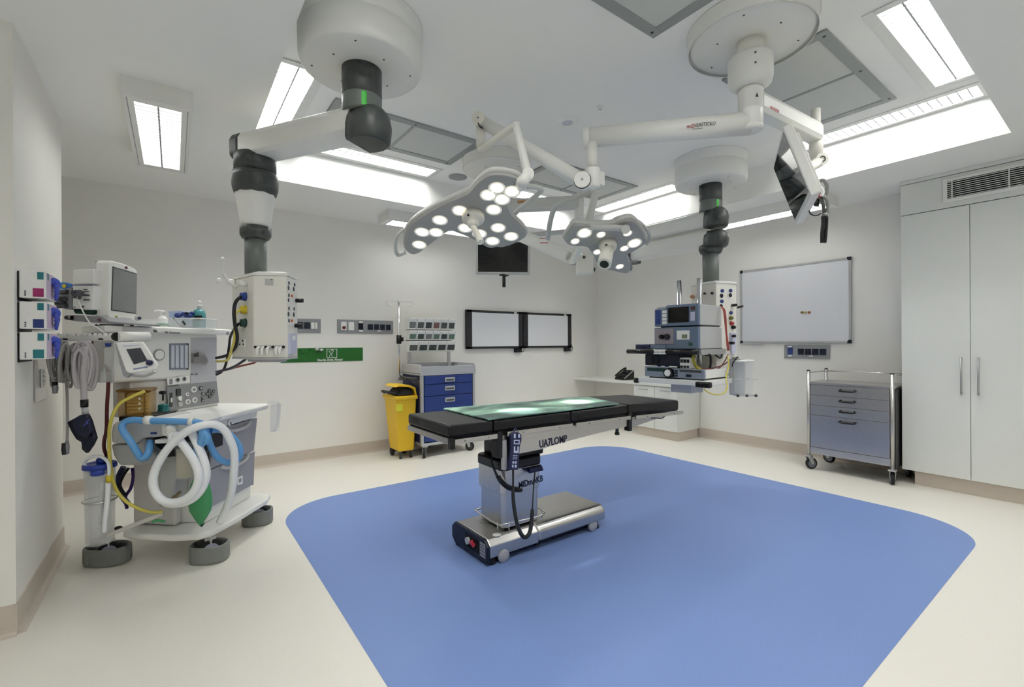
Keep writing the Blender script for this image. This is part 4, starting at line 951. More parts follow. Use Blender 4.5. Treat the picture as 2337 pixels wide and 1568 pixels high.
# --- far dome: short arm, spring arm, small head
EX_, EY_ = 2.525, 3.68
t = thing('surgical_light', 'small surgical lamp with a drooping cylindrical handle, hung from the far white dome', 'surgical lamp', (EX_, EY_, ZR), 0, 'surgical lamps')
t2 = t
canopy(t, EX_, EY_, .325, 2.955, OFFW, True, 4)
lpole(EX_, EY_, [(.062, 2.965), (.060, 2.62), (0, 2.62)], 'pole', OFFW)
B0 = Vector((EX_, EY_, 2.70)); B1 = at(1322, 497, 4.35); B1.z = B0.z = 2.62
ua = (B1-B0).normalized()
b = MB(); b.prism([B0+ZV*z+ua.cross(ZV)*a_ for a_, z in ((-.045, -.055), (.045, -.055), (.055, -.03), (.055, .045), (.04, .06), (-.04, .06), (-.055, .045), (-.055, -.03))], (B1-B0)); am = obj('horizontal_arm', b, mat('arm paint', (204, 205, 202), .4, var=.01), t, .006)
nn = ua.cross(ZV); nn = nn if nn.dot(DV) < 0 else -nn
q = hit(1181, 491, B0+nn*.055, nn); q2 = hit(1207, 492, B0+nn*.055, nn)
b = MB(); b.prism([Vector((q.x, q.y, 2.628)), Vector((q2.x, q2.y, 2.628)), Vector((q2.x, q2.y, 2.652)), Vector((q.x, q.y, 2.652))], nn*.002); lab(obj('sticker', b, mat('amber sticker', (190, 138, 84), .5), am), 'amber strip label')
b = MB(); b.cyl(B1+ZV*.06, Vector((B1.x, B1.y, 2.34)), .045, n=24); obj('drop_tube', b, WHITE, t)
C0 = at(1190, 538, 4.1); C1 = at(1312, 590, 3.75)
b = MB(); b.cyl(Vector((B1.x, B1.y, 2.36)), C0, .022, n=12); obj('link_tube', b, HEADR, t)
u2 = (C1-C0).normalized(); s2_ = u2.cross(ZV).normalized(); s2_ = s2_ if s2_.dot(DV) < 0 else -s2_; v2 = u2.cross(s2_)
b = MB(); b.prism([C0+s2_*a_+v2*c_ for a_, c_ in ((-.045, -.05), (.035, -.055), (.05, -.03), (.05, .035), (.035, .055), (-.045, .05))], C1-C0); sp2 = obj('spring_arm', b, WHITE, t, .006)
b = MB(); patch(b, [(1233, 545), (1252, 544), (1251, 554), (1233, 554)], C0+s2_*.05, s2_, .002); b.k = 1; patch(b, [(1233, 543.3), (1252, 543.3), (1252, 545), (1233, 545)], C0+s2_*.05, s2_, .0025); patch(b, [(1233, 553.5), (1251, 553.5), (1251, 555), (1233, 555)], C0+s2_*.05, s2_, .0025); lab(obj('sticker', b, [PAPER, RED], sp2), 'white label with red borders')
b = MB(); b.cyl(C1-s2_*.05, C1+s2_*.05, .055, n=24); obj('elbow_joint', b, WHITE, t)
b = MB(); b.ring(C1+s2_*.03, s2_, .057, .004, 24, 6); obj('joint_seal', b, MGREY, t)
a = math.radians(27); n2 = -DV*math.sin(a)*.97-ZV*math.cos(a)+LV*.08; o2 = at(1385, 570, 3.25)
z7 = lambda L: [(1150+x/6.677, 460+y/6.677) for x, y in L]
OUT2 = z7([(1100,366),(1300,378),(1500,386),(1680,372),(1760,325),(1880,290),(1985,300),(2075,390),(2165,560),(2168,620),(2100,690),(1970,770),(1885,818),(1900,900),(1925,1005),(1888,1100),(1700,1072),(1480,1015),(1430,960),(1385,870),(1325,765),(1255,692),(1120,682),(1000,668),(940,625),(925,580),(1000,462),(1050,395)])
LMP2 = [(*z7([(1228,480)])[0], 1), (*z7([(1990,635)])[0], 1)]+[(*p, .62) for p in z7([(1480,503),(1885,483),(1085,605),(1425,768),(1835,715),(1765,990)])]
h2, hp, hn, hub = lamp_head(t, o2, n2, OUT2, LMP2, (1386, 557), None, .052, .062)
b = MB(); w0 = hp+hn*.03; w1 = at(1379, 603, 3.07); b.cyl(w0, w1, .042, .047, 28); b.k = 1; b.cyl(w1+(w1-w0).normalized()*-.002, w1+(w1-w0).normalized()*.003, .030, n=20); lab(obj('sterile_handle', b, [OFFW, BLACK], h2), 'ivory drooping handle with a dark open end')
b = MB(); b.tube([at(x, y, d) for x, y, d in ((1300, 513, 3.05), (1330, 516, 3.04), (1380, 519, 3.03), (1425, 521, 3.02))], .022, 12, 4); yoke = obj('yoke_bar', b, HEADR, t)
b = MB(); b.cyl(at(1428, 521, 3.06), at(1428, 524, 2.95), .028, n=16); obj('yoke_socket', b, HEADR, t)
b = MB(); b.tube([at(1340, 515, 3.05), at(1352, 470, 3.04), at(1362, 432, 3.02)], .024, 12, 4); b.tube([at(1362, 434, 3.02), at(1330, 443, 3.1), at(1282, 464, 3.3), at(1266, 474, 3.38), at(1256, 505, 3.5), at(1250, 545, 3.65)], .020, 10, 5); obj('hanger_tube', b, HEADR, t)
b = MB(); b.tube([hit(x, y, o2-n2*.06, n2) for x, y in z7([(1990, 290), (2050, 300), (2140, 380), (2210, 490), (2205, 580), (2160, 640)])], .018, 10, 5, flat=.6); lab(obj('guard_bar', b, HEADR, h2), 'pale bowed grip bar')
b = MB(); b.tube([hit(x, y, o2-n2*.06, n2) for x, y in z7([(1890, 905), (1970, 910), (2030, 905)])], .010, 8, 3); b.tube([hit(x, y, o2-n2*.04, n2) for x, y in z7([(1880, 820), (1920, 910), (1945, 1000), (1935, 1040)])], .008, 8, 3); lab(obj('tilt_lever', b, MGREY, h2), 'grey lever')
b = MB(); b.tube([C1, C1+(at(1320, 570, 3.45)-C1)*.6-ZV*.01, at(1325, 560, 3.32)], .026, 12, 4); obj('link_arm', b, WHITE, t)

c_ = at(1335, 603, 3.62); b = MB(); M_ = MC.copy()
b = MB(MC); l_, d_ = c_.dot(LV), c_.dot(DV); b.box(l_-.06, l_+.06, d_-.05, d_+.08, c_.z-.075, c_.z+.065); b.k = 1; b.cyl((l_-.015, d_-.05, c_.z+.045), (l_-.015, d_-.058, c_.z+.045), .012, n=14); b.cyl((l_+.075, d_-.02, c_.z-.045), (l_+.055, d_-.02, c_.z-.045), .016, n=12)
obj('camera_box', b, [OFFW, DGREY], t, .012)
# --- far monitor hung on a pole
t = thing('hanging_monitor', 'flat monitor with black screen hanging below the large lamp head', 'monitor', (2.66, 3.78, ZR), 0, 'hanging monitors')
MO = at(1148, 588, 4.62); n = (-DV*.985+LV*.10-ZV*.14).normalized(); ux = ZV.cross(n).normalized(); uy = n.cross(ux)
q = lambda x, y, z=0: MO+ux*x+uy*y+n*z
def slabq(b, x0, x1, y0, y1, z0, z1): b.hexa([q(x0, y0, z0), q(x1, y0, z0), q(x1, y1, z0), q(x0, y1, z0)], [q(x0, y0, z1), q(x1, y0, z1), q(x1, y1, z1), q(x0, y1, z1)])
b = MB(); slabq(b, -.275, .275, -.17, .175, -.045, .0); ho = obj('housing', b, ALU, t, .01)
b = MB(); slabq(b, -.25, .25, -.142, .152, -.002, .002); obj('screen', b, SCREEN, t)
b = MB(); p = q(.012, -.17, -.02); b.box(p.x-.045, p.x+.045, p.y-.02, p.y+.02, p.z-.012, p.z+.002); b.cyl(p, p-ZV*.125, .017, n=14); lab(obj('handle', b, BLACK, t), 'black handle hanging below')
pb = q(0, .05, -.06)
b = MB(); b.cyl(pb+ZV*-.02, Vector((pb.x, pb.y, 2.56)), .03, n=16); b.cyl(q(0, .03, -.045), pb, .035, n=16); b.tube([Vector((pb.x, pb.y, 2.56)), Vector((EX_+.11, EY_+.05, 2.56))], .04, 12, 1); obj('hanger', b, WHITE, t)
# --- near monitor, seen edge on, on its own arm from the near dome
t = thing('hanging_monitor', 'tilted white framed monitor with reflecting glass, seen almost edge on beside the tower', 'monitor', at(1808, 400, 2.8), 0, 'hanging monitors')
MO = W(.604*2.8, 2.8, EYE+.352*2.8)
n = (LV*-.875+DV*.375-ZV*.306).normalized()
aa, bb = -2.719, .058
ux = (LV*math.sin(aa)*math.cos(bb)+DV*math.cos(aa)*math.cos(bb)+ZV*math.sin(bb)).normalized(); ux = (ux-n*ux.dot(n)).normalized(); uy = n.cross(ux)
if uy.z < 0: uy = -uy; ux = -ux
w, h = .277, .2155
b = MB(); slabq(b, -w, w, -h, h, -.05, .0); slabq(b, -w*.82, w*.82, -h*.8, h*.8, -.075, -.05); obj('housing', b, WHITE, t, .008)
b = MB(); slabq(b, -w+.022, w-.022, -h+.03, h-.022, -.001, .0015); obj('screen', b, MIRROR, t)
back = q(0, .0, -.075)
BR = at(1862, 330, 3.02)
b = MB(); top = at(1862, 250, 3.02); mid = at(1858, 305, 3.02)
b.cyl(Vector((BR.x, BR.y, top.z)), Vector((BR.x, BR.y, mid.z)), .028, n=20); obj('bracket_post', b, OFFW, t)
b = MB(); b.cyl(Vector((BR.x, BR.y, mid.z+.02)), Vector((BR.x, BR.y, at(1860, 372, 3.02).z)), .040, n=20); kn = at(1868, 368, 2.99); b.cyl(kn-DV*.04, kn+DV*.03, .04, n=20); b.k = 1; b.ring(kn-DV*.041, -DV, .016, .004, 16, 6)
obj('knuckle', b, [OFFW, DGREY], t)
b = MB(); b.cyl(kn, back, .03, n=16); obj('mount_stub', b, OFFW, t)
M0 = Vector((DX, DY, 2.66)); M1 = Vector((BR.x, BR.y, 2.66))
uu = (M1-M0).normalized(); ss = uu.cross(ZV).normalized(); vv = ss.cross(uu); M0s = M0+uu*.05
b = MB(); b.prism([M0s+ss*a_+vv*c_ for a_, c_ in ((-.035, -.06), (.035, -.06), (.048, -.03), (.048, .03), (.035, .06), (-.035, .06), (-.048, .03), (-.048, -.03))], M1-M0s); ar = obj('support_arm', b, WHITE, t, .006)
nn = ss if ss.dot(DV) < 0 else -ss
q0 = hit(1758, 248, M0s+nn*.0485, nn)
text('lettering', 'BUUESTIN', .026, q0, uu, vv, RED, ar, .0008, squeeze=.8)
# cables and handles of the near monitor
def cb(label, P, r, m): b = MB(); b.tube(P, r, 8, 6); solo('monitor_cable', b, m, label, 'cable', 'leads behind the tilted monitor')
cb('grey lead arching out at the top of the bundle behind the tilted monitor', [at(1858, 425, 2.84), at(1868, 415, 2.82), at(1880, 412, 2.80), at(1887, 425, 2.80), at(1884, 445, 2.80), at(1876, 452, 2.80)], .011, mat('lead grey', (128, 128, 128), .5))
cb('white lead curling beside the red plug behind the tilted monitor', [at(1862, 432, 2.82), at(1872, 428, 2.78), at(1878, 437, 2.77), at(1875, 448, 2.77)], .010, PAPER)
cb('dark grey lead hanging in a bow to the black grips', [at(1870, 448, 2.80), at(1876, 458, 2.78), at(1880, 475, 2.77), at(1880, 492, 2.77)], .009, DGREY)
cb('second grey lead hanging to the right-hand black grip', [at(1876, 446, 2.78), at(1886, 455, 2.77), at(1889, 472, 2.77), at(1886, 492, 2.77)], .009, MATS['lead grey'])
cb('thin looped black wire left of the black grips', [at(1846, 478, 2.78), at(1850, 488, 2.78), at(1862, 492, 2.77), at(1874, 487, 2.77)], .004, BLACK)
t = thing('grip_pair', 'pair of black grips dangling below the tilted monitor on cables', 'grip', at(1882, 520, 2.77))
for dx in (-4, 4):
    b = MB(); P = [at(1882+dx*.9, 494, 2.77), at(1882+dx, 510, 2.77), at(1880+dx, 535, 2.77), at(1879+dx*.8, 554, 2.77)]; b.tube(P, [.011, .009, .010, .009], 10, 4); obj('grip', b, BLACK, t)
b = MB(); p = at(1884, 490, 2.77); b.ball(p, .014, 10, 1.8, 1, .8); obj('clamp', b, MGREY, t)
b = MB(); b.cyl(at(1869, 442, 2.79), at(1874, 450, 2.78), .010, n=10); solo('red_plug', b, RED, 'small red plug in the cable bundle behind the tilted monitor', 'plug')
b = MB(); b.cyl(at(1866, 454, 2.82), at(1863, 470, 2.82), .014, n=12); solo('black_plug', b, BLACK, 'small black plug under the lower corner of the tilted monitor', 'plug')

# the beams of the two lit lamp heads, aimed at the mattress
def beam(o, n, target, watts, deg):
    l = bpy.data.lights.new('lamp_beam', 'SPOT'); l.energy = watts; l.color = (1, .97, .90); l.spot_size = math.radians(deg); l.spot_blend = 1; l.shadow_soft_size = .05
    ob = bpy.data.objects.new('lamp_beam', l); COL.objects.link(ob); p = Vector(o)+Vector(n).normalized()*.09; ob.location = p
    ob.rotation_euler = (Vector(target)-p).to_track_quat('-Z', 'Y').to_euler()
beam(o1, n1, on_z(1190, 940, .872), 300, 15)
beam(o2, n2, on_z(1318, 918, .872), 230, 13)
# ================================================================ operating table
t = thing('operating_table', 'black padded operating table on a stainless column and base, middle of the blue floor', 'operating table', (1.9, 2.43, 0))
YN, YF = 2.16, 2.69
def pad(x0, x1, z0l, z0r, th, nm='mattress_pad'):
    b = MB(); b.hexa([(x0, YN, z0l-th), (x1, YN, z0r-th), (x1, YF, z0r-th), (x0, YF, z0l-th)], [(x0, YN, z0l), (x1, YN, z0r), (x1, YF, z0r), (x0, YF, z0l)])
    return obj(nm, b, VINYL, t, .014, 3)
pad(1.168, 1.452, .868, .864, .066); pad(1.456, 2.052, .863, .860, .066); pad(2.056, 2.606, .860, .860, .068); pad(2.612, 3.215, .866, .842, .075)
def railbar(x0, x1, za, zb_, y, nm='side_rail'):
    b = MB(); h = .026
    b.hexa([(x0, y-.006, za-h), (x1, y-.006, zb_-h), (x1, y+.006, zb_-h), (x0, y+.006, za-h)], [(x0, y-.006, za), (x1, y-.006, zb_), (x1, y+.006, zb_), (x0, y+.006, za)])
    b.k = 1
    for s in (.22, .78):
        x = x0+(x1-x0)*s; z = za+(zb_-za)*s-h/2; b.cyl((x, y-.0085, z), (x, y-.004, z), .004, n=8); 
    g = obj(nm, b, [STEEL, DGREY], t, .003)
    return g
for y in (YN-.022, YF+.022):
    railbar(1.19, 1.46, .795, .793, y); railbar(1.53, 2.04, .796, .79, y); railbar(2.07, 2.60, .789, .784, y); railbar(2.66, 3.235, .779, .762, y)
b = MB(); b.box(1.165, 1.177, YN-.0, YF+.0, .765, .797); lab(obj('end_rail', b, STEEL, t, .003), 'steel rail across the foot end')
obj('corner_block', MB().box(1.165, 1.192, YN-.026, YN+.01, .745, .80), BLACK, t, .003)
b = MB(); b.box(1.178, 1.45, YN+.01, YF-.01, .772, .801); b.box(2.62, 3.21, YN+.01, YF-.01, .762, .788); b.k = 1; b.box(1.455, 2.05, YN+.004, YF-.004, .776, .798); b.box(2.05, 2.606, YN+.004, YF-.004, .776, .794); obj('section_base', b, [BLACK, BLACK], t)
# stainless side plates: deep in the middle, rising to the head end
for y in (YN-.002, YF-.006):
    b = MB(); b.prism([(1.50, y, .772), (1.50, y, .665), (1.555, y, .652), (1.80, y, .655), (1.95, y, .672), (2.30, y, .694), (2.58, y, .706), (2.60, y, .712), (2.60, y, .772)], (0, .008, 0)); lab(obj('side_plate', b, STEEL, t), 'stainless side plate')
    b = MB(); b.prism([(2.625, y, .755), (2.625, y, .688), (2.70, y, .70), (3.06, y, .742), (3.06, y, .757)], (0, .008, 0)); obj('head_bracket', b, STEELD, t)
sp = [o for o in t.children if o.name.startswith('side_plate')][0]
text('lettering', 'UA7LOMP', .064, (1.782, YN-.003, .666), (1, 0, .03), (-.06, 0, 1), INK, sp, .0008, squeeze=.80, bold=.022)
obj('underframe', MB().box(1.51, 2.59, YN+.008, YF-.008, .715, .775), DGREY, t)
obj('hinge_block', MB().box(1.47, 1.505, YN-.015, YN+.05, .65, .80), BLACK, t, .004); obj('hinge_block', MB().box(2.596, 2.632, YN-.015, YN+.03, .672, .80), BLACK, t, .004)
b = MB(); b.tube([(3.06, YN+.01, .745), (3.0, YN+.0, .725), (2.92, YN, .732), (2.86, YN, .74)], .004, 8); lab(obj('release_handle', b, RUBBER, t), 'black wire release handle')
b = MB(); b.cyl((2.545, YN+.05, .71), (2.545, YN+.05, .655), .012, n=12); b.cyl((2.545, YN+.05, .66), (2.545, YN+.05, .645), .017, n=12); obj('clamp_screw', b, DGREY, t)
b = MB(); b.prism([(1.50, YN-.02, .75), (1.53, YN-.02, .75), (1.535, YN-.02, .60), (1.525, YN-.02, .575), (1.50, YN-.02, .58)], (0, .02, 0)); obj('tilt_arm', b, STEELD, t, .004)
# column
CX, CY = 1.795, 2.45
b = MB(); b.box(CX-.13, CX+.16, CY-.13, CY+.15, .575, .72); obj('pivot_block', b, BLACK, t, .012)
def oct_(x0, x1, y0, y1, c): return [(x0+c, y0), (x1-c, y0), (x1, y0+c), (x1, y1-c), (x1-c, y1), (x0+c, y1), (x0, y1-c), (x0, y0+c)]
X0, X1, Y0, Y1 = 1.612, 1.925, 2.305, 2.60
b = MB(); b.slab(oct_(X0-.008, X1+.008, Y0-.008, Y1+.008, .03), .515, .578); obj('column_cap', b, mat('dark column cap', (22, 22, 30), .35), t, .012, 3)
b = MB(); b.slab(oct_(X0, X1, Y0, Y1, .025), .37, .518); col = obj('upper_column', b, STEEL, t, .004)
b = MB(); b.slab(oct_(X0+.012, X1-.008, Y0+.01, Y1-.01, .025), .16, .372); obj('lower_column', b, STEEL, t, .004)
text('lettering', 'MIDmAKB', .056, (1.735, Y0-.0008, .392), (1, 0, .06), (0, 0, 1), INK, col, .001, squeeze=.80, bold=.022)
b = MB(); b.prism([(1.76, Y0-.002, .515), (1.915, Y0-.002, .515), (1.915, Y0-.03, .485), (1.80, Y0-.03, .485)], (0, 0, -.004)); b.box(1.80, 1.905, Y0-.03, Y0+.0, .487, .512); obj('cable_holder', b, NAVY, col, .003)
b = MB(); zr = .205; R = oct_(X0-.02, X1+.02, Y0-.025, Y1+.02, .05)
b.tube([(p[0], p[1], zr-.01*(i % 2)) for i, p in enumerate(R)], .006, 8, 4, True)
for p in (R[0], R[1], R[7], R[2]): b.cyl((p[0], p[1], zr), (p[0], p[1], .162), .005, n=8)
obj('foot_ring', b, CHROME, t)
# base
BX0, BX1, BY0, BY1 = 1.472, 2.45, 2.243, 2.66
def hood(x0, x1, yo, z1, sk):
    P = [(x0, BY0-yo, sk), (x0, BY0-yo, z1-.035), (x0, BY0-yo+.035, z1), (x0, BY1+yo-.035, z1), (x0, BY1+yo, z1-.035), (x0, BY1+yo, sk)]
    b = MB(); b.prism(P, (x1-x0, 0, 0)); return b
obj('base_hood', hood(BX0+.006, 1.845, 0, .150, .045), STEEL, t, .006)
b = hood(1.835, BX1, .012, .158, .055); bs = obj('base_hood', b, STEEL, t, .02, 3)
obj('base_gap', hood(1.828, 1.86, -.006, .152, .03), BLACK, t)
P = [(BX0-.014, BY0-.004, .016), (BX0-.014, BY0-.004, .115), (BX0-.014, BY0+.034, .150), (BX0-.014, BY1-.034, .150), (BX0-.014, BY1+.004, .115), (BX0-.014, BY1+.004, .05), (BX0-.014, BY1-.03, .016)]
b = MB(); b.prism(P, (.022, 0, 0)); ep = obj('end_panel', b, NAVYB, t, .005)
b = MB(); b.box(BX0-.0165, BX0-.013, 2.32, 2.49, .045, .128); obj('socket_recess', b, DARKH, ep, .002)
b = MB(); b.cyl((BX0-.032, 2.445, .092), (BX0-.014, 2.445, .092), .021, n=20); lab(obj('power_inlet', b, LGREY, ep), 'round grey inlet cap')
b = MB(); b.cyl((BX0-.034, 2.395, .098), (BX0-.014, 2.395, .098), .013, n=16); b.cyl((BX0-.030, 2.378, .086), (BX0-.014, 2.378, .086), .012, n=16); lab(obj('power_switch', b, mat('bright red switch', (200, 44, 60), .3), ep), 'red rocker switch')
b = MB(); b.box(BX0-.0155, BX0-.013, 2.262, 2.325, .045, .128); b.k = 1
for z in (.06, .078, .096, .112): b.box(BX0-.0162, BX0-.0153, 2.268, 2.318, z, z+.003)
obj('rating_plate', b, [MGREY, INK], ep)
obj('chassis', MB().box(BX0+.02, BX1-.04, BY0+.03, BY1-.03, .03, .10), BLACK, t)
for x, y in ((1.508, 2.272), (1.492, 2.62), (2.385, 2.275), (2.385, 2.63)): obj('levelling_foot', MB().lathe([(0, 0), (.024, 0), (.027, .008), (.02, .03), (.012, .05), (0, .05)], (x, y, 0), 20), BLACK, t)
for x, y in ((1.575, BY0+.01), (1.575, BY1-.01), (2.33, BY0+.012), (2.33, BY1-.012)):
    obj('base_castor', MB().lathe([(.012, -.011), (.036, -.011), (.038, -.006), (.038, .006), (.036, .011), (.012, .011)], (x, y-.008 if y < 2.4 else y+.008, .038), 22, (0, 1, 0)), mat('castor pale grey', (170, 170, 176), .45), t)
# glossy stuck-on control panel on the base
b = MB()
for x, y, r in ((1.60, 2.50, .03), (1.60, 2.42, .026), (1.64, 2.36, .024)): b.lathe([(r, .150), (r, .1525), (0, .1535)], (x, y, 0), 20, sx=.8, sy=1.2)
obj('base_badge', b, GLASS, t)
b = MB(); b.lathe([(.026, .150), (.026, .1525), (0, .1535)], (1.56, 2.292, 0), 20); lab(obj('round_badge', b, PAPER, t), 'white round badge')
# green sheet on the mattress
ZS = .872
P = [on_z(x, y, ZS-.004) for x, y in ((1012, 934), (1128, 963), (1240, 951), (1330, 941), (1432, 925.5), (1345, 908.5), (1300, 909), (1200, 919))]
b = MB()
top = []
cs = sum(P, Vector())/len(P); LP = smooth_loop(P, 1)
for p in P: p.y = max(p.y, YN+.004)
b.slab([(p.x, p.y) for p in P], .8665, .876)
solo('gel_sheet', b, GEL, 'mottled green sheet with painted-in lamp glow, lying on the black operating table mattress', 'sheet', None, .003)
# hand control hung on the rail
t = thing('hand_control', 'navy hand control hanging on the operating table rail with a black coiled lead', 'remote control', (1.64, 2.12, .62))
HD = Vector((0, -1, 0)); 
def hp(px, py, y=2.118): return on_y(px, py, y)
Q = [hp(*p) for p in ((1166, 993), (1172, 987), (1184, 987), (1191, 992), (1191, 1005), (1187, 1020), (1184.5, 1068), (1183, 1073), (1164, 1073), (1163, 1068), (1167, 1020))]
b = MB(); b.prism(Q, (0, .024, 0)); obj('body', b, NAVY, t, .005, 3)
b = MB()
def hq(x0, y0, x1, y1): b.prism([hp(x0, y0, 2.1165), hp(x1, y0, 2.1165), hp(x1, y1, 2.1165), hp(x0, y1, 2.1165)], (0, .002, 0))
for a in ((1173, 990, 1177, 1000), (1183, 991, 1187, 999), (1173, 1004, 1186, 1006), (1173, 1012, 1186, 1014), (1173, 1004, 1175, 1014), (1184, 1004, 1186, 1014), (1173, 1019, 1176, 1034), (1181, 1019, 1184, 1034), (1176, 1029, 1181, 1034), (1171, 1039, 1181, 1040), (1171, 1043, 1181, 1044), (1170, 1047, 1180, 1048), (1170, 1053, 1173, 1058), (1175, 1053, 1179, 1058), (1169, 1061, 1172, 1067), (1175, 1061, 1179, 1067)): hq(*a)
lab(obj('key_symbols', b, mat('pale key print', (196, 204, 230), .5), t), 'pale button symbols')
b = MB(); b.tube([hp(1172, 986, 2.135), hp(1176, 978, 2.145), hp(1182, 986, 2.135)], .006, 8, 4); obj('hanger_hook', b, NAVY, t)
b = MB(); b.tube([hp(1171, 1073, 2.13), hp(1171, 1110, 2.12), hp(1171, 1125, 2.115), hp(1173, 1155, 2.11), hp(1180, 1195, 2.10), hp(1190, 1220, 2.10), hp(1200, 1226, 2.10), hp(1209, 1215, 2.10), hp(1213, 1190, 2.11), hp(1215, 1162, 2.12)], [.006, .006, .010, .011, .011, .012, .012, .012, .012, .010], 9, 6)
b.tube([hp(1215, 1162, 2.12), hp(1218, 1110, 2.19), hp(1221, 1076, 2.28)], .004, 8, 4)
obj('coiled_lead', b, RUBBER, t)
t = thing('power_lead', 'black power lead draped in a curve round the stainless table column', 'cable', (1.61, 2.28, .4))
b = MB(); b.tube([on_y(1127, 1030, 2.33), on_y(1123, 1045, 2.30), on_y(1124, 1060, 2.285), on_y(1133, 1083, 2.28), on_y(1142, 1098, 2.275), on_y(1158, 1112, 2.265), on_y(1175, 1118, 2.265), on_y(1188, 1119, 2.28), on_y(1191, 1117, 2.30)], [.006, .006, .006, .008, .012, .014, .013, .012, .006], 9, 6); obj('lead', b, RUBBER, t)
b = MB(); b.tube([on_y(1138, 1086, 2.275), on_y(1146, 1098, 2.26), on_y(1160, 1110, 2.255), on_y(1178, 1116, 2.255)], .010, 8, 5); obj('lead_loop', b, BLACK, t)
# ================================================================ anaesthetic machine (axes turned with MC: l to the right, d away, z up)
t = thing('anaesthetic_machine', 'white and grey anaesthetic machine on castors with amber bellows, left foreground', 'anaesthetic machine', W(-2.05, 3.05, 0))
AM = t
DECK = [(-2.36, 2.80), (-2.31, 2.735), (-2.20, 2.70), (-1.98, 2.675), (-1.84, 2.69), (-1.785, 2.75), (-1.765, 2.95), (-1.755, 3.30), (-1.79, 3.41), (-1.90, 3.44), (-2.36, 3.44), (-2.44, 3.30)]
obj('base_deck', MB(MC).slab(DECK, .158, .196), WHITE, t, .012, 3)
def bumper_castor(l, d, rl, rd, ang, wl=True):
    b = MB(MC); n = 36; ca, sa = math.cos(ang), math.sin(ang)
    def L(k, z, e=0):
        out = []
        for i in range(n):
            a = 2*PI*i/n; x = (rl*k+e)*math.copysign(abs(math.cos(a))**.8, math.cos(a)); y = (rd*k+e)*math.copysign(abs(math.sin(a))**.8, math.sin(a)); out.append(Vector((l+x*ca-y*sa, d+x*sa+y*ca, z)))
        return out
    rings(b, [L(.97, .004), L(1.0, .014), L(1.0, .088), L(.985, .100), L(.93, .104), L(.86, .100), L(.84, .09), L(.84, .004), L(.97, .004)], False, False)
    g = obj('castor_bumper', b, mat('bumper grey', (128, 131, 128), .5) if 'bumper grey' not in MATS else MATS['bumper grey'], t)
    c = Vector((l+.01, d, .062)); ax = Vector((math.sin(ang+.5), -math.cos(ang+.5), 0))
    b = MB(MC); b.lathe([(.02, -.014), (.055, -.014), (.062, -.008), (.062, .008), (.055, .014), (.02, .014)], c, 28, ax); obj('castor_tyre', b, RUBBER, g)
    b = MB(MC); b.cyl(c-ax*.017, c+ax*.017, .042, n=24); b.cyl(c-ax*.036+ZV*0, c-ax*.02, .05, n=24); obj('wheel_disc', b, PALEB, g)
    b = MB(MC); b.cyl((l, d, .11), (l, d, .16), .016, n=12); b.box(l-.02, l+.02, d-.015, d+.03, .085, .135); obj('castor_stem', b, WHITE, g)
for l, d, rl, rd, a in ((-2.43, 2.765, .122, .078, .05), (-1.835, 2.79, .105, .080, .12), (-1.86, 3.36, .100, .085, .25), (-2.42, 3.38, .11, .08, .1)): bumper_castor(l, d, rl, rd, a)
# lower cabinet
obj('cabinet', MB(MC).box(-2.33, -1.90, 2.86, 3.35, .196, .83), WHITE, t, .01)
b = MB(MC); b.prism([(-2.34, 2.84, .20), (-2.05, 2.80, .20), (-2.05, 2.80, .62), (-2.34, 2.84, .62)], (0, .06, 0)); obj('side_cover', b, mat('warm white panel', (216, 214, 210), .45), t, .015)
def dw(z0, z1, i0, i1, nm, m):
    b = MB(MC); x0, x1 = -1.848+i0, -1.848+i1
    b.hexa([(-1.875, 2.85, z0), (x0, 2.852, z0), (x0, 3.33, z0), (-1.875, 3.33, z0)], [(-1.875, 2.845, z1), (x1, 2.845, z1), (x1, 3.345, z1), (-1.875, 3.345, z1)])
    return obj(nm, b, m, t, .008)
DRW = mat('drawer grey', (158, 157, 164), .45)
dw(.775, .83, .004, .004, 'front_strip', WHITE)
for z0, z1, i0, i1 in ((.532, .768, -.018, .0), (.29, .526, -.035, -.018)):
    g = dw(z0, z1, i0, i1, 'drawer', DRW)
    b = MB(MC); x = -1.848+i1
    b.tube([(x-.004, 2.95, z1-.008), (x+.012, 3.0, z1-.03), (x+.014, 3.10, z1-.038), (x+.012, 3.20, z1-.03), (x-.004, 3.26, z1-.008)], .012, 8, 4); obj('drawer_pull', b, LGREY, g)
fo = W(-1.842, 3.0); fnv = LV
b = MB(); spot(b, 523, 965, fo, LV, .020, .008, seg=18); b.k = 1; p = hit(523, 966, fo, LV); b.box(p.x-.004, p.x+.012, p.y-.005, p.y+.005, p.z-.012, p.z+.008); lab(obj('lock', b, [PAPER, INK], t), 'white lock with a key slot')
b = MB(); patch(b, [(541, 1090), (553, 1085), (553, 1104), (541, 1108)], W(-1.872, 3.0), LV, .003); b.k = 1; patch(b, [(544, 1094), (550, 1091), (550, 1099), (544, 1102)], W(-1.872, 3.0), LV, .004); lab(obj('label_sticker', b, [PAPER, MGREY], t), 'small white label on the lower drawer')
WT = [(-2.30, 2.76), (-2.22, 2.68), (-2.10, 2.635), (-1.93, 2.62), (-1.83, 2.66), (-1.80, 2.75), (-1.788, 3.05), (-1.782, 3.34), (-1.80, 3.41), (-2.30, 3.46)]
obj('worktop', MB(MC).slab(WT, .828, .866), WHITE, t, .014, 3)
b = MB(MC)
for px, py in ((411, 950), (446, 950)): p = on_z(px, py-1.5, .8665); q = MC.inverted() @ p; b.lathe([(.052, .8655), (.050, .8685), (.0, .8685)], (q.x, q.y, 0), 28, sx=.95, sy=.62)
lab(obj('worktop_recess', b, mat('recess teal grey', (112, 138, 140), .4), t), 'two oval grey-green recesses')
q = MC.inverted() @ on_z(373, 948, .867)
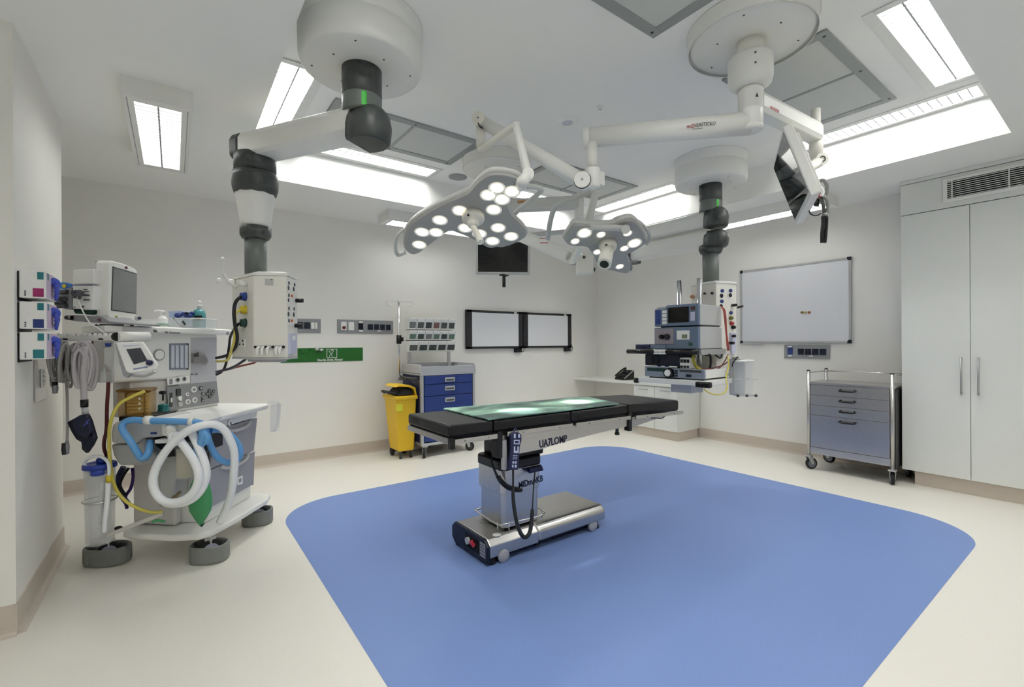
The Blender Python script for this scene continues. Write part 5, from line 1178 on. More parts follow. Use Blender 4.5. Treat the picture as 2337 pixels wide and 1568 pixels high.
b = MB(MC); b.lathe([(.046, .867), (.046, .875), (.034, .89), (.028, .905), (.028, .93), (.024, .936), (0, .936)], (q.x, q.y, 0), 24, sx=1, sy=1); lab(obj('absorber_cap', b, TEALK, t), 'dark teal screw cap')
b = MB(MC); b.tube([(-1.77, 3.36, .88), (-1.735, 3.37, .88), (-1.73, 3.42, .86), (-1.745, 3.42, .70), (-1.76, 3.40, .66)], .010, 6, 4); b.prism([(-1.75, 3.34, .86), (-1.735, 3.46, .86), (-1.745, 3.44, .66), (-1.765, 3.36, .66)], (.006, 0, 0)); obj('hanging_tray', b, GLASS, t)
# breathing block on the near side
def px_prism(pts, d0, d1, m, nm, bev=.006, parent=None):
    P = [at(x, y, d0) for x, y in pts]; b = MB(); b.prism(P, DV*(d1-d0)); return obj(nm, b, m, parent or t, bev)
px_prism([(256, 968), (268, 962), (345, 953), (372, 958), (372, 997), (326, 1000), (313, 1012), (254, 1012), (252, 990)], 2.58, 2.84, LGREY, 'breathing_block', .012)
px_prism([(252, 1014), (312, 1014), (320, 1002), (332, 1000), (334, 1020), (360, 1040), (359, 1055), (330, 1062), (272, 1063), (258, 1040)], 2.60, 2.84, mat('block grey', (166, 167, 168), .45), 'breathing_block', .012)
px_prism([(366, 955), (440, 955), (462, 962), (440, 985), (414, 992), (385, 998), (371, 997), (367, 990)], 2.555, 2.75, WHITE, 'connector_block', .012)
px_prism([(320, 1001), (430, 998), (470, 996), (470, 1030), (430, 1040), (360, 1045)], 2.66, 2.82, RUBBER, 'dark_housing', .006)  # plain black block behind the white connectors
px_prism([(352, 1004), (391, 1003), (391, 1012), (352, 1013)], 2.57, 2.64, PAPER, 'white_port', .006)
b = MB(); patch(b, [(344, 986.5), (358, 986), (358, 991), (344, 991.5)], W(-2.1, 2.579), -DV, .002); obj('block_badge', b, NAVP, t)
b = MB(); P0 = at(391, 976, 2.56); b.lathe([(.030, -.0), (.030, .03), (.022, .034), (.022, .05)], P0, 20, (LV*.55-DV*.75-ZV*.35).normalized()); b.k = 1; b.lathe([(.026, .02), (.028, .10), (.024, .105), (.0, .105)], P0, 20, (LV*.45-DV*.35-ZV*.8).normalized()); obj('inspiratory_port', b, [WHITE, HOSEW], t)
# soda lime canister
c = MC.inverted() @ at(430, 1060, 2.70)
b = MB(MC); b.lathe([(0, .535), (.055, .535), (.058, .545), (.058, .70), (.0, .70)], (c.x, c.y, 0), 28); g = obj('absorber_canister', b, CREAM, t)
b = MB(MC); b.lathe([(.062, .530), (.064, .545), (.0645, .70), (.066, .72), (.062, .74), (0, .74)], (c.x, c.y, 0), 28); lab(obj('canister_shell', b, GLASS, g), 'clear shell')
px_prism([(361, 1020), (405, 1018), (405, 1032), (395, 1150), (362, 1160)], 2.72, 2.84, LGREY, 'vertical_cover', .012)
b = MB(); b.tube([at(385, 1150, 2.68), at(400, 1135, 2.68), at(412, 1122, 2.68)], [.018, .014, .008], 10, 4); lab(obj('drain_hook', b, mat('brass grey', (128, 116, 90), .4), t), 'brownish drain tap')
# bellows
px_prism([(270, 950), (355, 948), (355, 966), (270, 966)], 2.63, 2.80, BLACK, 'bellows_base', .006)
bx = lambda x0, y0, x1, y1, d0, d1: [(at(x0, y0, d0)), (at(x1, y1, d0))]
a_, b2 = bx(267, 892, 344, 952, 2.62, 0)
b = MB(MC); A = MC.inverted() @ a_; B = MC.inverted() @ b2
def skew(mb, e, z0, z1): mb.hexa([(A.x-e, 2.62-e, z0), (B.x+e, 2.62-e, z0), (B.x-.105+e, 2.80+e, z0), (A.x-.10-e, 2.80+e, z0)], [(A.x-e, 2.62-e, z1), (B.x+e, 2.62-e, z1), (B.x-.105+e, 2.80+e, z1), (A.x-.10-e, 2.80+e, z1)])
skew(b, 0, B.z, A.z); bel = obj('bellows_housing', b, AMBER, t, .012)
b = MB(MC); skew(b, .004, A.z-.008, A.z+.004); b.box(B.x-.035, B.x-.03, 2.612, 2.62, B.z+.01, A.z-.012); b.box(A.x+.05, A.x+.055, 2.612, 2.62, B.z+.01, A.z-.012); obj('bellows_frame', b, mat('dark amber', (112, 80, 24), .35), bel, .003)
b = MB(MC); l0 = (A.x+B.x)/2
for k in range(6): b.lathe([(.050, B.z+.014+.02*k), (.060, B.z+.022+.02*k), (.050, B.z+.030+.02*k)], (l0-.055, 2.71, 0), 24)
obj('bellows', b, mat('bellows tan', (214, 190, 130), .5), bel)
b = MB(MC)
for k in range(4): b.prism([(B.x-.065, 2.611, B.z+.045+.028*k), (B.x-.05, 2.611, B.z+.045+.028*k), (B.x-.058, 2.611, B.z+.057+.028*k)], (0, .004, 0))
obj('scale_marks', b, PAPER, bel)
# upper body: front plane turned 13 degrees
UO = Vector((-2.26, 2.62, 0)); UA = Vector((.225, .974, 0)).normalized(); UN = Vector((.974, -.225, 0)).normalized()
uo, ua_, un = MC @ UO, MC.to_3x3() @ UA, MC.to_3x3() @ UN
def ub(a0, a1, n0, n1, z0, z1, m, nm, bev=.006, par=None):
    b = MB(); q = lambda a, n, z: uo+ua_*a+un*n+ZV*z
    b.hexa([q(a0, n0, z0), q(a0, n1, z0), q(a1, n1, z0), q(a1, n0, z0)], [q(a0, n0, z1), q(a0, n1, z1), q(a1, n1, z1), q(a1, n0, z1)]); return obj(nm, b, m, par or t, bev)
up = ub(.0, .695, -.16, .0, 1.085, 1.38, WHITE, 'upper_body', .012)
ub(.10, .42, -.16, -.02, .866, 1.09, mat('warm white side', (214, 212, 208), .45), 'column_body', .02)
ub(.395, .705, -.18, -.005, .866, 1.12, WHITE, 'column_body', .008)
b = MB(); patch(b, [(380, 883), (494, 870), (499.5, 919), (384, 937)], uo, un, .003); gp = lab(obj('control_panel', b, mat('control panel grey', (146, 147, 150), .45), t, .001), 'grey lower control panel')
def dd(pts, m, nm, th=.004, par=None, off=.003):
    b = MB(); patch(b, pts, uo, un, th, off); return obj(nm, b, m, par or gp)
def dial(px, py, r, m1, m2, nm, label, par=None, k=.72):
    b = MB(); spot(b, px, py, uo, un, r, .006, .002, 24); b.k = 1; spot(b, px, py, uo, un, r*k, .0075, .002, 24); return lab(obj(nm, b, [m1, m2], par or gp), label)
dial(362, 810, .036, MGREY, PAPER, 'pressure_gauge', 'round pressure gauge', up, .8)
dd([(386, 784), (429, 783), (429, 843), (386, 844)], mat('tube recess', (134, 140, 156), .3), 'flowmeter_recess', .003, up, -.0005)
for i, x in enumerate((389, 399, 410, 420)): dd([(x, 788), (x+7, 788), (x+7, 840), (x, 840)], mat('flow tube pale', (198, 202, 212), .25) if i == 0 else MATS['flow tube pale'], 'flow_tube', .006, up, .002)
dd([(426, 784), (429, 784), (429, 843), (426, 844)], DGREY, 'flowmeter_edge', .006, up, .001)
dd([(435, 771), (494, 770), (494, 870), (435, 876)], mat('recess shade', (190, 190, 196), .45), 'vaporizer_bay', .002, up, -.001)
dd([(436, 806), (452, 803), (462, 806), (470, 828), (436, 828)], STEELD, 'vaporizer_bar', .02, up, .001); dd([(437, 808), (446, 804), (447, 814), (437, 815)], DGREY, 'vaporizer_lock', .026, up, .001)
dd([(434, 853), (440, 853), (440, 855.5), (434, 855.5)], INKG, 'printed_mark', .0015, up); dd([(444, 852.5), (450, 852.5), (450, 855), (444, 855)], INKG, 'printed_mark', .0015, up)
dd([(380, 863), (431, 857), (433, 873), (381, 880)], PAPER, 'switch_strip', .003, up)
dd([(385, 865), (391, 864), (391, 876), (385, 877)], MGREY, 'toggle', .008, up)
for x in (403.5, 418.5): dial(x, 867-(x-403)*.13, .017, LGREY, DGREY, 'flow_knob', 'dark ringed knob', up, .6)
dd([(386, 897), (392, 896), (392, 928), (386, 929)], DGREY, 'gauge_slot'); dd([(387.5, 908), (391, 908), (391, 918), (387.5, 918.5)], PAPER, 'gauge_slot_label', .006)
dd([(400, 888), (409, 887), (409, 902), (400, 903)], DGREY, 'lever_switch', .012); dd([(402, 906), (411, 903), (411, 915), (405, 913)], PAPER, 'lever_tip', .012); dd([(404, 918), (413, 917), (413, 927), (405, 928)], LGREY, 'connector', .01)
for x, y, r in ((441, 889, .020), (426, 900, .012), (427.5, 917, .017), (443, 913, .018)): dial(x, y, r, PAPER, MGREY, 'control_dial', 'small dial', None, .6)
for x, y, r in ((457, 886, .014), (461, 898, .011), (461, 908, .010), (461, 914, .010)): dial(x, y, r, DGREY, LGREY, 'control_knob', 'small knob', None, .5)
for x, y in ((476, 892), (471, 899), (483, 898), (477, 905), (486, 893)): dial(x, y, .012, DGREY, MGREY, 'port_cluster', 'cluster of small ports', None, .5)
p = hit(366, 896, uo, un); b = MB(); b.cyl(p, p+un*.03, .011, n=12); b.cyl(p+un*.02, p+un*.02-ZV*.05, .005, n=8); lab(obj('side_hook', b, BLACK, t), 'black hook')
# shelf on top
SH = [(-2.52, 2.70), (-2.36, 2.60), (-2.27, 2.57), (-2.20, 2.60), (-2.055, 3.30), (-2.075, 3.42), (-2.15, 3.47), (-2.5, 3.47)]
obj('top_shelf', MB(MC).slab(SH, 1.372, 1.412), WHITE, t, .01, 3)
sho, shn = W(-2.20, 2.60), (MC.to_3x3() @ Vector((.979, -.203, 0))).normalized()
b = MB(); patch(b, [(349, 752.5), (355.5, 752.5), (359, 759), (351, 759)], sho, shn, .004); lab(obj('corner_clip', b, TGREY, t), 'dark grey clip on the shelf edge')
q = hit(375, 761, sho, shn); text('lettering', '3B Citenaos', .020, q+shn*.0006, MC.to_3x3() @ Vector((.203, .979, 0)), (0, 0, 1), INKG, t, .001, squeeze=1.1)
b = MB(); spot(b, 519, 761, sho, shn, .012, .004); obj('shelf_screw', b, MGREY, t)
# bar handle at the near end
b = MB(); b.cyl(at(266, 768.5, 2.50), at(337, 768, 2.66), .028, n=22); b.k = 1; b.cyl(at(265.8, 768.5, 2.494), at(266.5, 768.5, 2.502), .023, n=20); obj('shelf_handle', b, [WHITE, BLACK], t)
# small angled display module
o_ = at(310, 818, 2.50); dn = (LV*.42-DV*.86+ZV*.10).normalized()
def mp_(pts, m, nm, th, off=0, par=None, bev=0): b = MB(); patch(b, pts, o_, dn, th, off); return obj(nm, b, m, par or t, bev)
mod = mp_([(263, 782), (326, 780), (360, 833), (357, 843), (297, 852), (287, 848)], PAPER, 'display_module', .03, -.03, None, .006)
mp_([(262, 785), (268, 781), (298, 850), (288, 862), (280, 858)], MGREY, 'module_side', .05, -.055, mod)
mp_([(288, 797), (321, 794), (337, 823), (306, 832)], mat('module screen', (70, 74, 80), .2), 'module_screen', .002, 0, mod)
mp_([(280, 789), (318, 787), (319, 789), (281, 791.5)], PALEB, 'module_print', .0015, 0, mod); mp_([(304, 841), (336, 836), (337, 839), (305, 844)], mat('blue print', (136, 148, 186), .5), 'module_print', .0015, 0, mod)
p = hit(342, 828, o_, dn); b = MB(); b.lathe([(.016, 0), (.016, .012), (.012, .028), (0, .03)], p, 18, dn); lab(obj('module_knob', b, NAVY, mod), 'navy rotary knob')
b = MB(); b.tube([at(282, 784, 2.53), at(292, 779, 2.55), at(305, 780, 2.57)], .006, 8, 4); b.tube([at(297, 855, 2.53), at(330, 858, 2.56), at(350, 850, 2.58), at(352, 846, 2.6)], .012, 8, 4, flat=.5); obj('module_arm', b, LGREY, mod)
# suction regulators / traps left of the display
b = MB()
px_prism([(213, 790), (262, 784), (272, 850), (262, 868), (225, 866), (220, 830)], 2.66, 2.74, LGREY, 'regulator_housing', .01)
b = MB(); b.cyl(at(249, 792, 2.55), at(246, 850, 2.55), .019, n=16); b.cyl(at(246, 848, 2.55), at(246, 872, 2.55), .032, .028, n=18); b.cyl(at(249, 795, 2.55), at(249, 800, 2.55), .026, n=16); obj('moisture_trap', b, GLASS, t)
b = MB(); b.cyl(at(247, 783, 2.55), at(247, 791, 2.55), .015, .012, n=14); lab(obj('blue_valve', b, BLUEK, t), 'blue valve knob')
# ---------------------------------------------------------------- patient monitor
t = thing('patient_monitor', 'white patient monitor with grey screen and plug-in modules on top of the anaesthetic machine', 'patient monitor', W(-2.35, 2.75, 1.41))
pa, pb_ = at(250, 660, 2.62), at(314, 676, 2.86); pd = (pb_-pa); pd.z = 0; pd.normalize(); pn = pd.cross(ZV).normalized()
def mq(pts, m, nm, th, off=0, bev=0, par=None): b = MB(); patch(b, pts, pa, pn, th, off); return obj(nm, b, m, par or t, bev)
hs = mq([(249.5, 601), (252, 596), (258, 595), (287, 603), (307, 612), (314, 619), (313, 690), (310.5, 735), (306, 738), (252, 727), (248, 723)], WHITE, 'housing', .07, -.07, .008)
mq([(256.5, 608), (312, 624.5), (310, 716.5), (253, 708.5)], DGREY, 'screen_surround', .002, 0, 0, hs)
mq([(258, 611), (311, 626.5), (309, 714.5), (254.5, 706.5)], SCREENG, 'screen', .0035, 0, 0, hs)
mq([(261, 719), (277, 721), (277, 728), (261, 726)], PAPER, 'badge', .002, 0, 0, hs); mq([(262, 720.5), (268, 721), (266, 726), (262.5, 725.5)], mat('olive print', (150, 150, 60), .5), 'badge_print', .003, 0, 0, hs)
p = hit(287, 611, pa, pn); b = MB(); b.disc(p, pn, .008, .006); lab(obj('alarm_lamp', b, mat('plum lamp', (96, 54, 76), .4), hs), 'plum alarm lamp')
p = hit(311, 726, pa, pn); b = MB(); b.lathe([(.016, -.02), (.016, .014), (.0, .014)], p, 16, (pn*.6+LV*.6).normalized()); b.k = 1; b.lathe([(.010, .014), (.010, .024), (0, .026)], p, 14, (pn*.6+LV*.6).normalized()); obj('trim_knob', b, [LGREY, NAVY], hs)
px_prism([(213, 593), (219, 591.5), (236, 594), (250, 596), (250, 727), (232, 722), (229, 715), (231, 640), (222, 612)], 2.66, 2.76, LGREY, 'rear_housing', .01, t)
px_prism([(215, 612), (231, 612), (231, 720), (213, 716)], 2.62, 2.70, mat('lilac grey', (178, 177, 190), .45), 'module_rack', .004, t)
px_prism([(166, 615), (214, 613.5), (214, 648), (166, 649)], 2.57, 2.70, WHITE, 'plug_module', .006, t)
g = px_prism([(166, 652), (213, 651), (211, 707), (165, 704)], 2.56, 2.70, PAPER, 'plug_module', .004, t)
mo = W(-2.4, 2.559)
b = MB()
for a in ((166, 649.5, 213, 652),): patch(b, [(a[0], a[1]), (a[2], a[1]), (a[2], a[3]), (a[0], a[3])], mo, -DV, .003)
obj('purple_line', b, mat('purple grey', (120, 112, 150), .5), g)
b = MB()
for x0, y0, x1, y1 in ((191, 660, 200, 662), (190, 664.5, 204, 666), (190, 672, 205, 675.5), (191, 683, 205, 686), (168, 700, 173, 701.5), (186, 698, 192, 702)): patch(b, [(x0, y0), (x1, y0), (x1, y1), (x0, y1)], mo, -DV, .002)
obj('module_print', b, INKG, g)
px_prism([(166, 707), (213, 708), (213, 716), (171, 716)], 2.58, 2.70, GRNK, 'module_slot', .004, t)
px_prism([(134, 660), (146, 660), (163, 655), (163, 707), (150, 706), (136, 700), (127, 693)], 2.56, 2.64, MGREY, 'connector_block', .004, t)
PLG = mat('plug grey', (84, 84, 90), .45)
for x0, x1, y in ((136, 152, 667), (134, 150, 683), (128, 150, 699), (128, 146, 690)): lab(obj('lead_plug', MB().cyl(at(x0, y, 2.545), at(x1, y-1, 2.545), .013, n=12), PLG, t), 'dark grey lead plug')
b = MB()
for x, y in ((172, 670), (182, 670)): b.cyl(at(x, y, 2.52), at(x, y-1, 2.56), .018, n=14)
b.cyl(at(168, 667, 2.53), at(184, 667, 2.53), .013, n=12); b.cyl(at(181, 672, 2.53), at(181, 683, 2.53), .007, n=10); b.cyl(at(171, 672, 2.53), at(171, 681, 2.53), .007, n=10)
lab(obj('cable_clamp', b, PLG, t), 'dark grey double clamp')
px_prism([(214, 674), (220, 674), (220, 690), (214, 690)], 2.60, 2.63, NAVYB, 'side_port', .002, t)
px_prism([(152, 723), (166, 719), (232, 722), (240, 726), (250, 733), (306, 738), (305, 742), (262, 740), (232, 738), (170, 733), (155, 730)], 2.58, 2.78, MGREY, 'support_tray', .006, t)
b = MB(); b.cyl(at(151, 725, 2.575), at(166, 725, 2.575), .012, n=14); b.k = 1; b.cyl(at(157, 724, 2.56), at(160, 724, 2.562), .008, n=12); obj('release_knob', b, [BLACK, ALU], t)
b = MB(); b.cyl(at(227, 730, 2.575), at(227, 730, 2.585), .009, n=12); lab(obj('tray_screw', b, mat('plum screw', (90, 50, 60), .4), t), 'plum screw')
b = MB(); b.hexa([Vector(v) for v in (at(233, 758, 2.62), at(262, 760, 2.62), at(262, 760, 2.74), at(235, 757, 2.74))], [Vector(v) for v in (at(225, 739, 2.62), at(285, 741, 2.62), at(283, 741, 2.76), at(230, 739, 2.76))]); obj('neck', b, TGREY, t, .006)
b = MB(); P = [at(x, y, 2.66) for x, y in ((135, 648), (140, 644), (153, 645), (160, 648), (157, 660), (135, 659))]; b.prism(P, DV*.02); b.k = 1; b.disc(at(147, 653, 2.655), -DV, .011, .004)
solo('electrode_pack', b, [SKYP, YELK], 'bright blue packet with a yellow spot stuck behind the monitor plugs', 'packet', None, .003)
# ================================================================ things on and around the anaesthetic machine
ZT = 1.4125
def shelf_pt(px, d): l = (px-1168.5)/F*d; return Vector((l, d, ZT))
# tray with papers
t = thing('clear_tray', 'shallow clear tray with white papers on the machine shelf beside the patient monitor', 'tray', W(-2.26, 3.0, ZT))
b = MB(MC); b.box(-2.40, -2.165, 2.94, 3.16, ZT, ZT+.004)
for a in ((-2.40, -2.165, 2.94, 2.944), (-2.40, -2.165, 3.156, 3.16), (-2.40, -2.396, 2.944, 3.156), (-2.169, -2.165, 2.944, 3.156)): b.box(*a, ZT+.004, ZT+.055)
obj('tray', b, GLASS, t)
b = MB(MC); b.hexa([(-2.38, 3.12, ZT+.006), (-2.19, 3.12, ZT+.006), (-2.19, 3.13, ZT+.006), (-2.38, 3.13, ZT+.006)], [(-2.38, 3.14, ZT+.085), (-2.19, 3.14, ZT+.085), (-2.19, 3.148, ZT+.085), (-2.38, 3.148, ZT+.085)]); obj('paper_stack', b, mat('lilac white paper', (222, 220, 232), .6), t)
def bottle(name, label, cat, px, d, prof, m, cap, capm):
    p = shelf_pt(px, d); t = thing(name, label, cat, W(p.x, p.y, ZT))
    obj('bottle', MB(MC).lathe(prof, p, 22), m, t); obj('pump_cap', MB(MC).lathe(cap, p, 16), capm, t); return t, p
t, p = bottle('spray_bottle', 'small white bottle with a green band on the machine shelf', 'bottle', 371, 2.99, [(0, 0), (.030, 0), (.031, .005), (.030, .055), (.018, .072), (.012, .078), (0, .08)], PAPER, [(.012, .078), (.012, .098), (.016, .10), (.016, .112), (0, .114)], PAPER)
b = MB(MC); b.lathe([(.0318, .012), (.0318, .028)], p, 22); lab(obj('label_band', b, mat('green label', (40, 140, 84), .5), t), 'green label band')
b = MB(MC); b.tube([p+ZV*.108, p+ZV*.11-LV*0+Vector((-.02, -.02, .0)), p+Vector((-.03, -.03, .102))], .005, 8, 3); obj('nozzle', b, PAPER, t)
t, p = bottle('soap_bottle', 'teal hand soap pump bottle standing in the clear box on the machine shelf', 'bottle', 455, 3.14, [(0, .006), (.036, .006), (.038, .012), (.038, .10), (.030, .122), (.014, .132), (0, .134)], TEAL, [(.012, .13), (.012, .148), (.018, .150), (.018, .158), (.006, .16), (.006, .176), (.012, .178), (.010, .186), (0, .188)], PAPER)
b = MB(MC); b.k = 0
for i in range(6):
    a = -2.2+i*.22; pass
P = []
n = 8
v = []
for i in range(n+1):
    a = -1.75+1.2*i/n
    for z in (.05, .085): v.append(p+Vector((.0385*math.cos(a), .0385*math.sin(a), z)))
b.add(v, [(2*i, 2*i+2, 2*i+3, 2*i+1) for i in range(n)], True); lab(obj('label', b, DARKH, t), 'black front label')
t = thing('clear_box', 'low clear plastic box holding small supplies on the machine shelf', 'box', W(-2.13, 3.12, ZT))
b = MB(MC); x0, x1, y0, y1 = -2.31, -2.062, 3.05, 3.22
b.box(x0, x1, y0, y1, ZT, ZT+.004)
for a in ((x0, x1, y0, y0+.003), (x0, x1, y1-.003, y1), (x0, x0+.003, y0, y1), (x1-.003, x1, y0, y1)): b.box(*a, ZT+.004, ZT+.065)
obj('box', b, GLASS, t)
obj('rim', MB(MC).box(x0-.003, x1+.003, y0-.003, y0, ZT+.06, ZT+.067).box(x1, x1+.003, y0, y1, ZT+.06, ZT+.067), PAPER, t)
t = thing('supply_carton', 'small blue and white carton of packets in the clear box', 'carton', W(-2.2, 3.13, ZT))
b = MB(MC); b.hexa([(-2.285, 3.08, ZT+.01), (-2.185, 3.08, ZT+.01), (-2.185, 3.16, ZT+.01), (-2.285, 3.16, ZT+.01)], [(-2.30, 3.09, ZT+.115), (-2.20, 3.08, ZT+.115), (-2.20, 3.16, ZT+.115), (-2.30, 3.17, ZT+.115)]); obj('carton', b, mat('pale blue carton', (180, 196, 224), .55), t, .002)
b = MB(MC); 
for l, d, z, r in ((-2.225, 3.075, .085, .022), (-2.19, 3.085, .095, .018), (-2.165, 3.09, .08, .024), (-2.15, 3.10, .10, .016)): b.ball((l, d, ZT+z), r, 10, 1.2, .7, .8)
obj('packet', b, CARTB, t)
b = MB(MC); b.ball((-2.17, 3.08, ZT+.10), .012, 8, 1.4, .8, .7); b.tube([(-2.235, 3.045, ZT+.066), (-2.20, 3.04, ZT+.03), (-2.17, 3.04, ZT+.005)], .003, 6, 4); b.tube([(-2.165, 3.035, ZT+.045), (-2.155, 3.035, ZT+.03), (-2.15, 3.035, ZT+.02)], .006, 6, 3); obj('clip_lead', b, RUBBER, t)
b = MB(); b.tube([at(275, 746, 2.70), at(300, 747, 2.70), at(320, 745, 2.72), at(345, 748, 2.8), at(352, 749, 2.84)], .006, 8, 4, flat=.6); solo('black_pen', b, DGREY, 'dark lead lying along the front of the machine shelf', 'cable')
b = MB(); b.tube([at(281, 746, 2.68), at(290, 746, 2.68), at(305, 746, 2.69)], .007, 8, 3); b.ball(at(301, 745.5, 2.685), .012, 8); solo('red_marker', b, RED, 'small red marker on the near end of the machine shelf', 'marker')
b = MB(); b.tube([at(256, 749, 2.63), at(266, 746, 2.64), at(275, 748, 2.65), at(281, 750, 2.65), at(270, 753, 2.63)], .007, 8, 4); solo('orange_lead', b, mat('orange beige lead', (186, 140, 104), .5), 'crumpled orange-beige lead below the patient monitor', 'cable')
# rail with pegs, sticking out to the left
t = thing('lead_rail', 'white rail with a row of pegs carrying coiled leads, left of the machine shelf', 'rail', at(190, 772, 2.58))
b = MB(); a0, a1 = at(117, 773, 2.56), at(264, 772, 2.56); b.prism([a0+ZV*.014, a0-ZV*.014, a0-ZV*.014+DV*.03, a0+ZV*.014+DV*.03], a1-a0); obj('bar', b, WHITE, t, .003)
for k in range(12): p = at(122+11.9*k, 765, 2.57); obj('peg', MB().ball(p, .012, 10).cyl(p, p-ZV*.014, .010, n=10), PAPER, t)
b = MB()
for x in (148, 229): b.prism([at(x-5, 772, 2.555), at(x+5, 773, 2.555), at(x+4, 776, 2.555), at(x-4, 775.5, 2.555)], DV*.006)
obj('slot_mark', b, INK, t)
# coils of leads
def coil(label, loops, m, r, d, name='coiled_lead'):
    b = MB()
    for (cx, cy, rx, ry, tilt, dd_) in loops:
        P = []
        for i in range(14):
            a = 2*PI*i/14; x = rx*math.cos(a)*(1-.25*math.sin(a)); y = ry*math.sin(a)
            P.append(at(cx+x+tilt*y, cy+y, d+dd_+.02*math.cos(a)))
        b.tube(P, r, 7, 4, True)
    return b
b = coil('', [(138+(k-4)*5+random.uniform(-3, 3), 828+random.uniform(-6, 10), 7+2.2*(k % 4), 42+random.uniform(-12, 13), random.uniform(-.16, .16), .010*(k % 5)-.03) for k in range(10)], CABLE, .0062, 2.52)
solo('coiled_lead', b, CABLE, 'bundle of coiled grey monitoring leads hanging at the left half of the rail', 'cable', 'coiled leads on the rail')
b = coil('', [(193+(k-3)*4.5, 836+random.uniform(-5, 6), 12+4*(k % 3), 48+random.uniform(-7, 8), random.uniform(-.12, .10), .011*k-.035) for k in range(6)], CABLE, .0085, 2.50)
solo('coiled_lead', b, mat('pale grey hose', (186, 181, 184), .5), 'thicker pale grey hose coil hanging at the right half of the rail', 'cable', 'coiled leads on the rail')
b = coil('', [(163+(k-2)*6, 822+random.uniform(-6, 6), 9+2.5*k, 38+random.uniform(-5, 6), random.uniform(.0, .3), .008*k) for k in range(5)], CABLE, .0038, 2.55)
solo('coiled_lead', b, mat('brownish lead', (132, 112, 104), .5), 'thin brownish leads coiled behind the grey bundle on the rail', 'cable', 'coiled leads on the rail')
t = thing('finger_sensor', 'grey clip sensor hanging from the lead bundle beside the pier', 'sensor', at(126, 885, 2.5))
b = MB(); b.tube([at(122, 800, 2.52), at(117, 835, 2.50), at(120, 862, 2.49), at(125, 878, 2.49)], .008, 8, 5); obj('lead', b, CABLE, t)
b = MB(); b.tube([at(126, 876, 2.49), at(126, 886, 2.488), at(126, 898, 2.488)], [.012, .015, .012], 10, 3, flat=.7); b.k = 1; b.tube([at(126, 872, 2.49), at(126, 880, 2.488)], .013, 10, 1, flat=.75); obj('clip', b, [MGREY, BLACK], t)
t = thing('probe_lead', 'thin grey lead with a dark two-part plug hanging low beside the pier', 'sensor', at(150, 1010, 2.5))
b = MB(); b.tube([at(150, 850, 2.53), at(153, 900, 2.52), at(154, 960, 2.50), at(153, 1008, 2.49)], .006, 8, 5); obj('lead', b, CABLE, t)
b = MB(); b.tube([at(153, 1006, 2.49), at(153, 1020, 2.488), at(153, 1036, 2.488)], [.007, .011, .009], 10, 3); b.k = 1; b.tube([at(146, 1011, 2.48), at(146, 1026, 2.478), at(147, 1038, 2.478)], [.009, .011, .009], 10, 3); obj('plug', b, [MGREY, RUBBER], t)
# blood pressure cuff
t = thing('pressure_cuff', 'folded navy blood pressure cuff hanging from its hose in front of the pier', 'cuff', at(186, 985, 2.48))
b = MB(); b.tube([at(196, 790, 2.49), at(190, 850, 2.48), at(191, 880, 2.48), at(192, 915, 2.475)], .014, 10, 5); obj('hose', b, MATS['pale grey hose'], t)
b = MB(); b.cyl(at(192.5, 912, 2.475), at(192.5, 929, 2.475), .017, n=16); b.k = 1; b.cyl(at(193, 929, 2.475), at(195, 946, 2.475), .014, n=14); obj('hose_connector', b, [BLACK, LGREY], t)
P = [(151, 964), (168, 955), (180, 948), (197, 944), (205, 960), (211, 980), (217, 1001), (209, 1017), (196, 1036), (185, 1026), (184, 1010), (172, 1003), (161, 985)]
b = MB(); b.prism([at(x, y, 2.465) for x, y in P], DV*.022); cf = obj('cuff', b, mat('cuff navy', (22, 26, 44), .5), t, .007, 3)
b = MB(); b.prism([at(x, y, 2.44) for x, y in ((163, 958), (180, 950), (196, 946), (203, 962), (206, 985), (196, 1000), (176, 992), (165, 975))], DV*.025); obj('cuff_fold', b, mat('cuff fold', (30, 34, 58), .45), cf, .008, 3)
b = MB(); b.tube([at(191, 972, 2.437), at(195, 968, 2.437), at(200, 966, 2.437), at(197, 962, 2.437), at(203, 959, 2.437)], .0035, 6, 4); lab(obj('cuff_print', b, mat('cuff print', (76, 84, 160), .5), cf), 'blue print')
# loose hoses
def hose(label, P, r, m, name='hose', cat='hose', n=10, sub=6, group=None):
    b = MB(); b.tube([at(x, y, d) for x, y, d in P], r, n, sub); return solo(name, b, m, label, cat, group)
hose('maroon hose hanging between the pier and the machine', [(222, 742, 2.72), (210, 760, 2.72), (217, 790, 2.72), (232, 806, 2.70), (246, 846, 2.62), (247, 880, 2.60), (244, 930, 2.60), (243, 980, 2.60), (238, 1005, 2.61), (238, 1025, 2.62), (246, 1045, 2.64), (255, 1062, 2.68)], .009, MAROON)
hose('yellow hose curving down behind the suction canister to the deck', [(330, 893, 2.60), (300, 906, 2.58), (270, 925, 2.56), (252, 965, 2.56), (249, 1010, 2.57), (252, 1060, 2.58), (262, 1110, 2.60), (285, 1142, 2.60), (315, 1160, 2.62), (345, 1169, 2.66), (370, 1168, 2.70)], .0085, YELLT)
hose('dark navy hose behind the suction canister', [(282, 1066, 2.80), (272, 1085, 2.80), (266, 1105, 2.82), (276, 1128, 2.86), (292, 1150, 2.90)], .016, NAVY)
hose('purple lead curving under the grey breathing block', [(302, 1068, 2.84), (304, 1090, 2.84), (298, 1115, 2.85), (286, 1135, 2.86), (290, 1160, 2.88)], .009, mat('purple lead', (60, 36, 110), .5))
hose('black lead bowed under the grey breathing block', [(294, 1068, 2.83), (282, 1085, 2.82), (274, 1108, 2.83), (286, 1130, 2.84)], .008, BLACK)
z2 = lambda L, d0: [(230+x/3.92, 660+y/3.92, d0+dd) for x, y, dd in L]
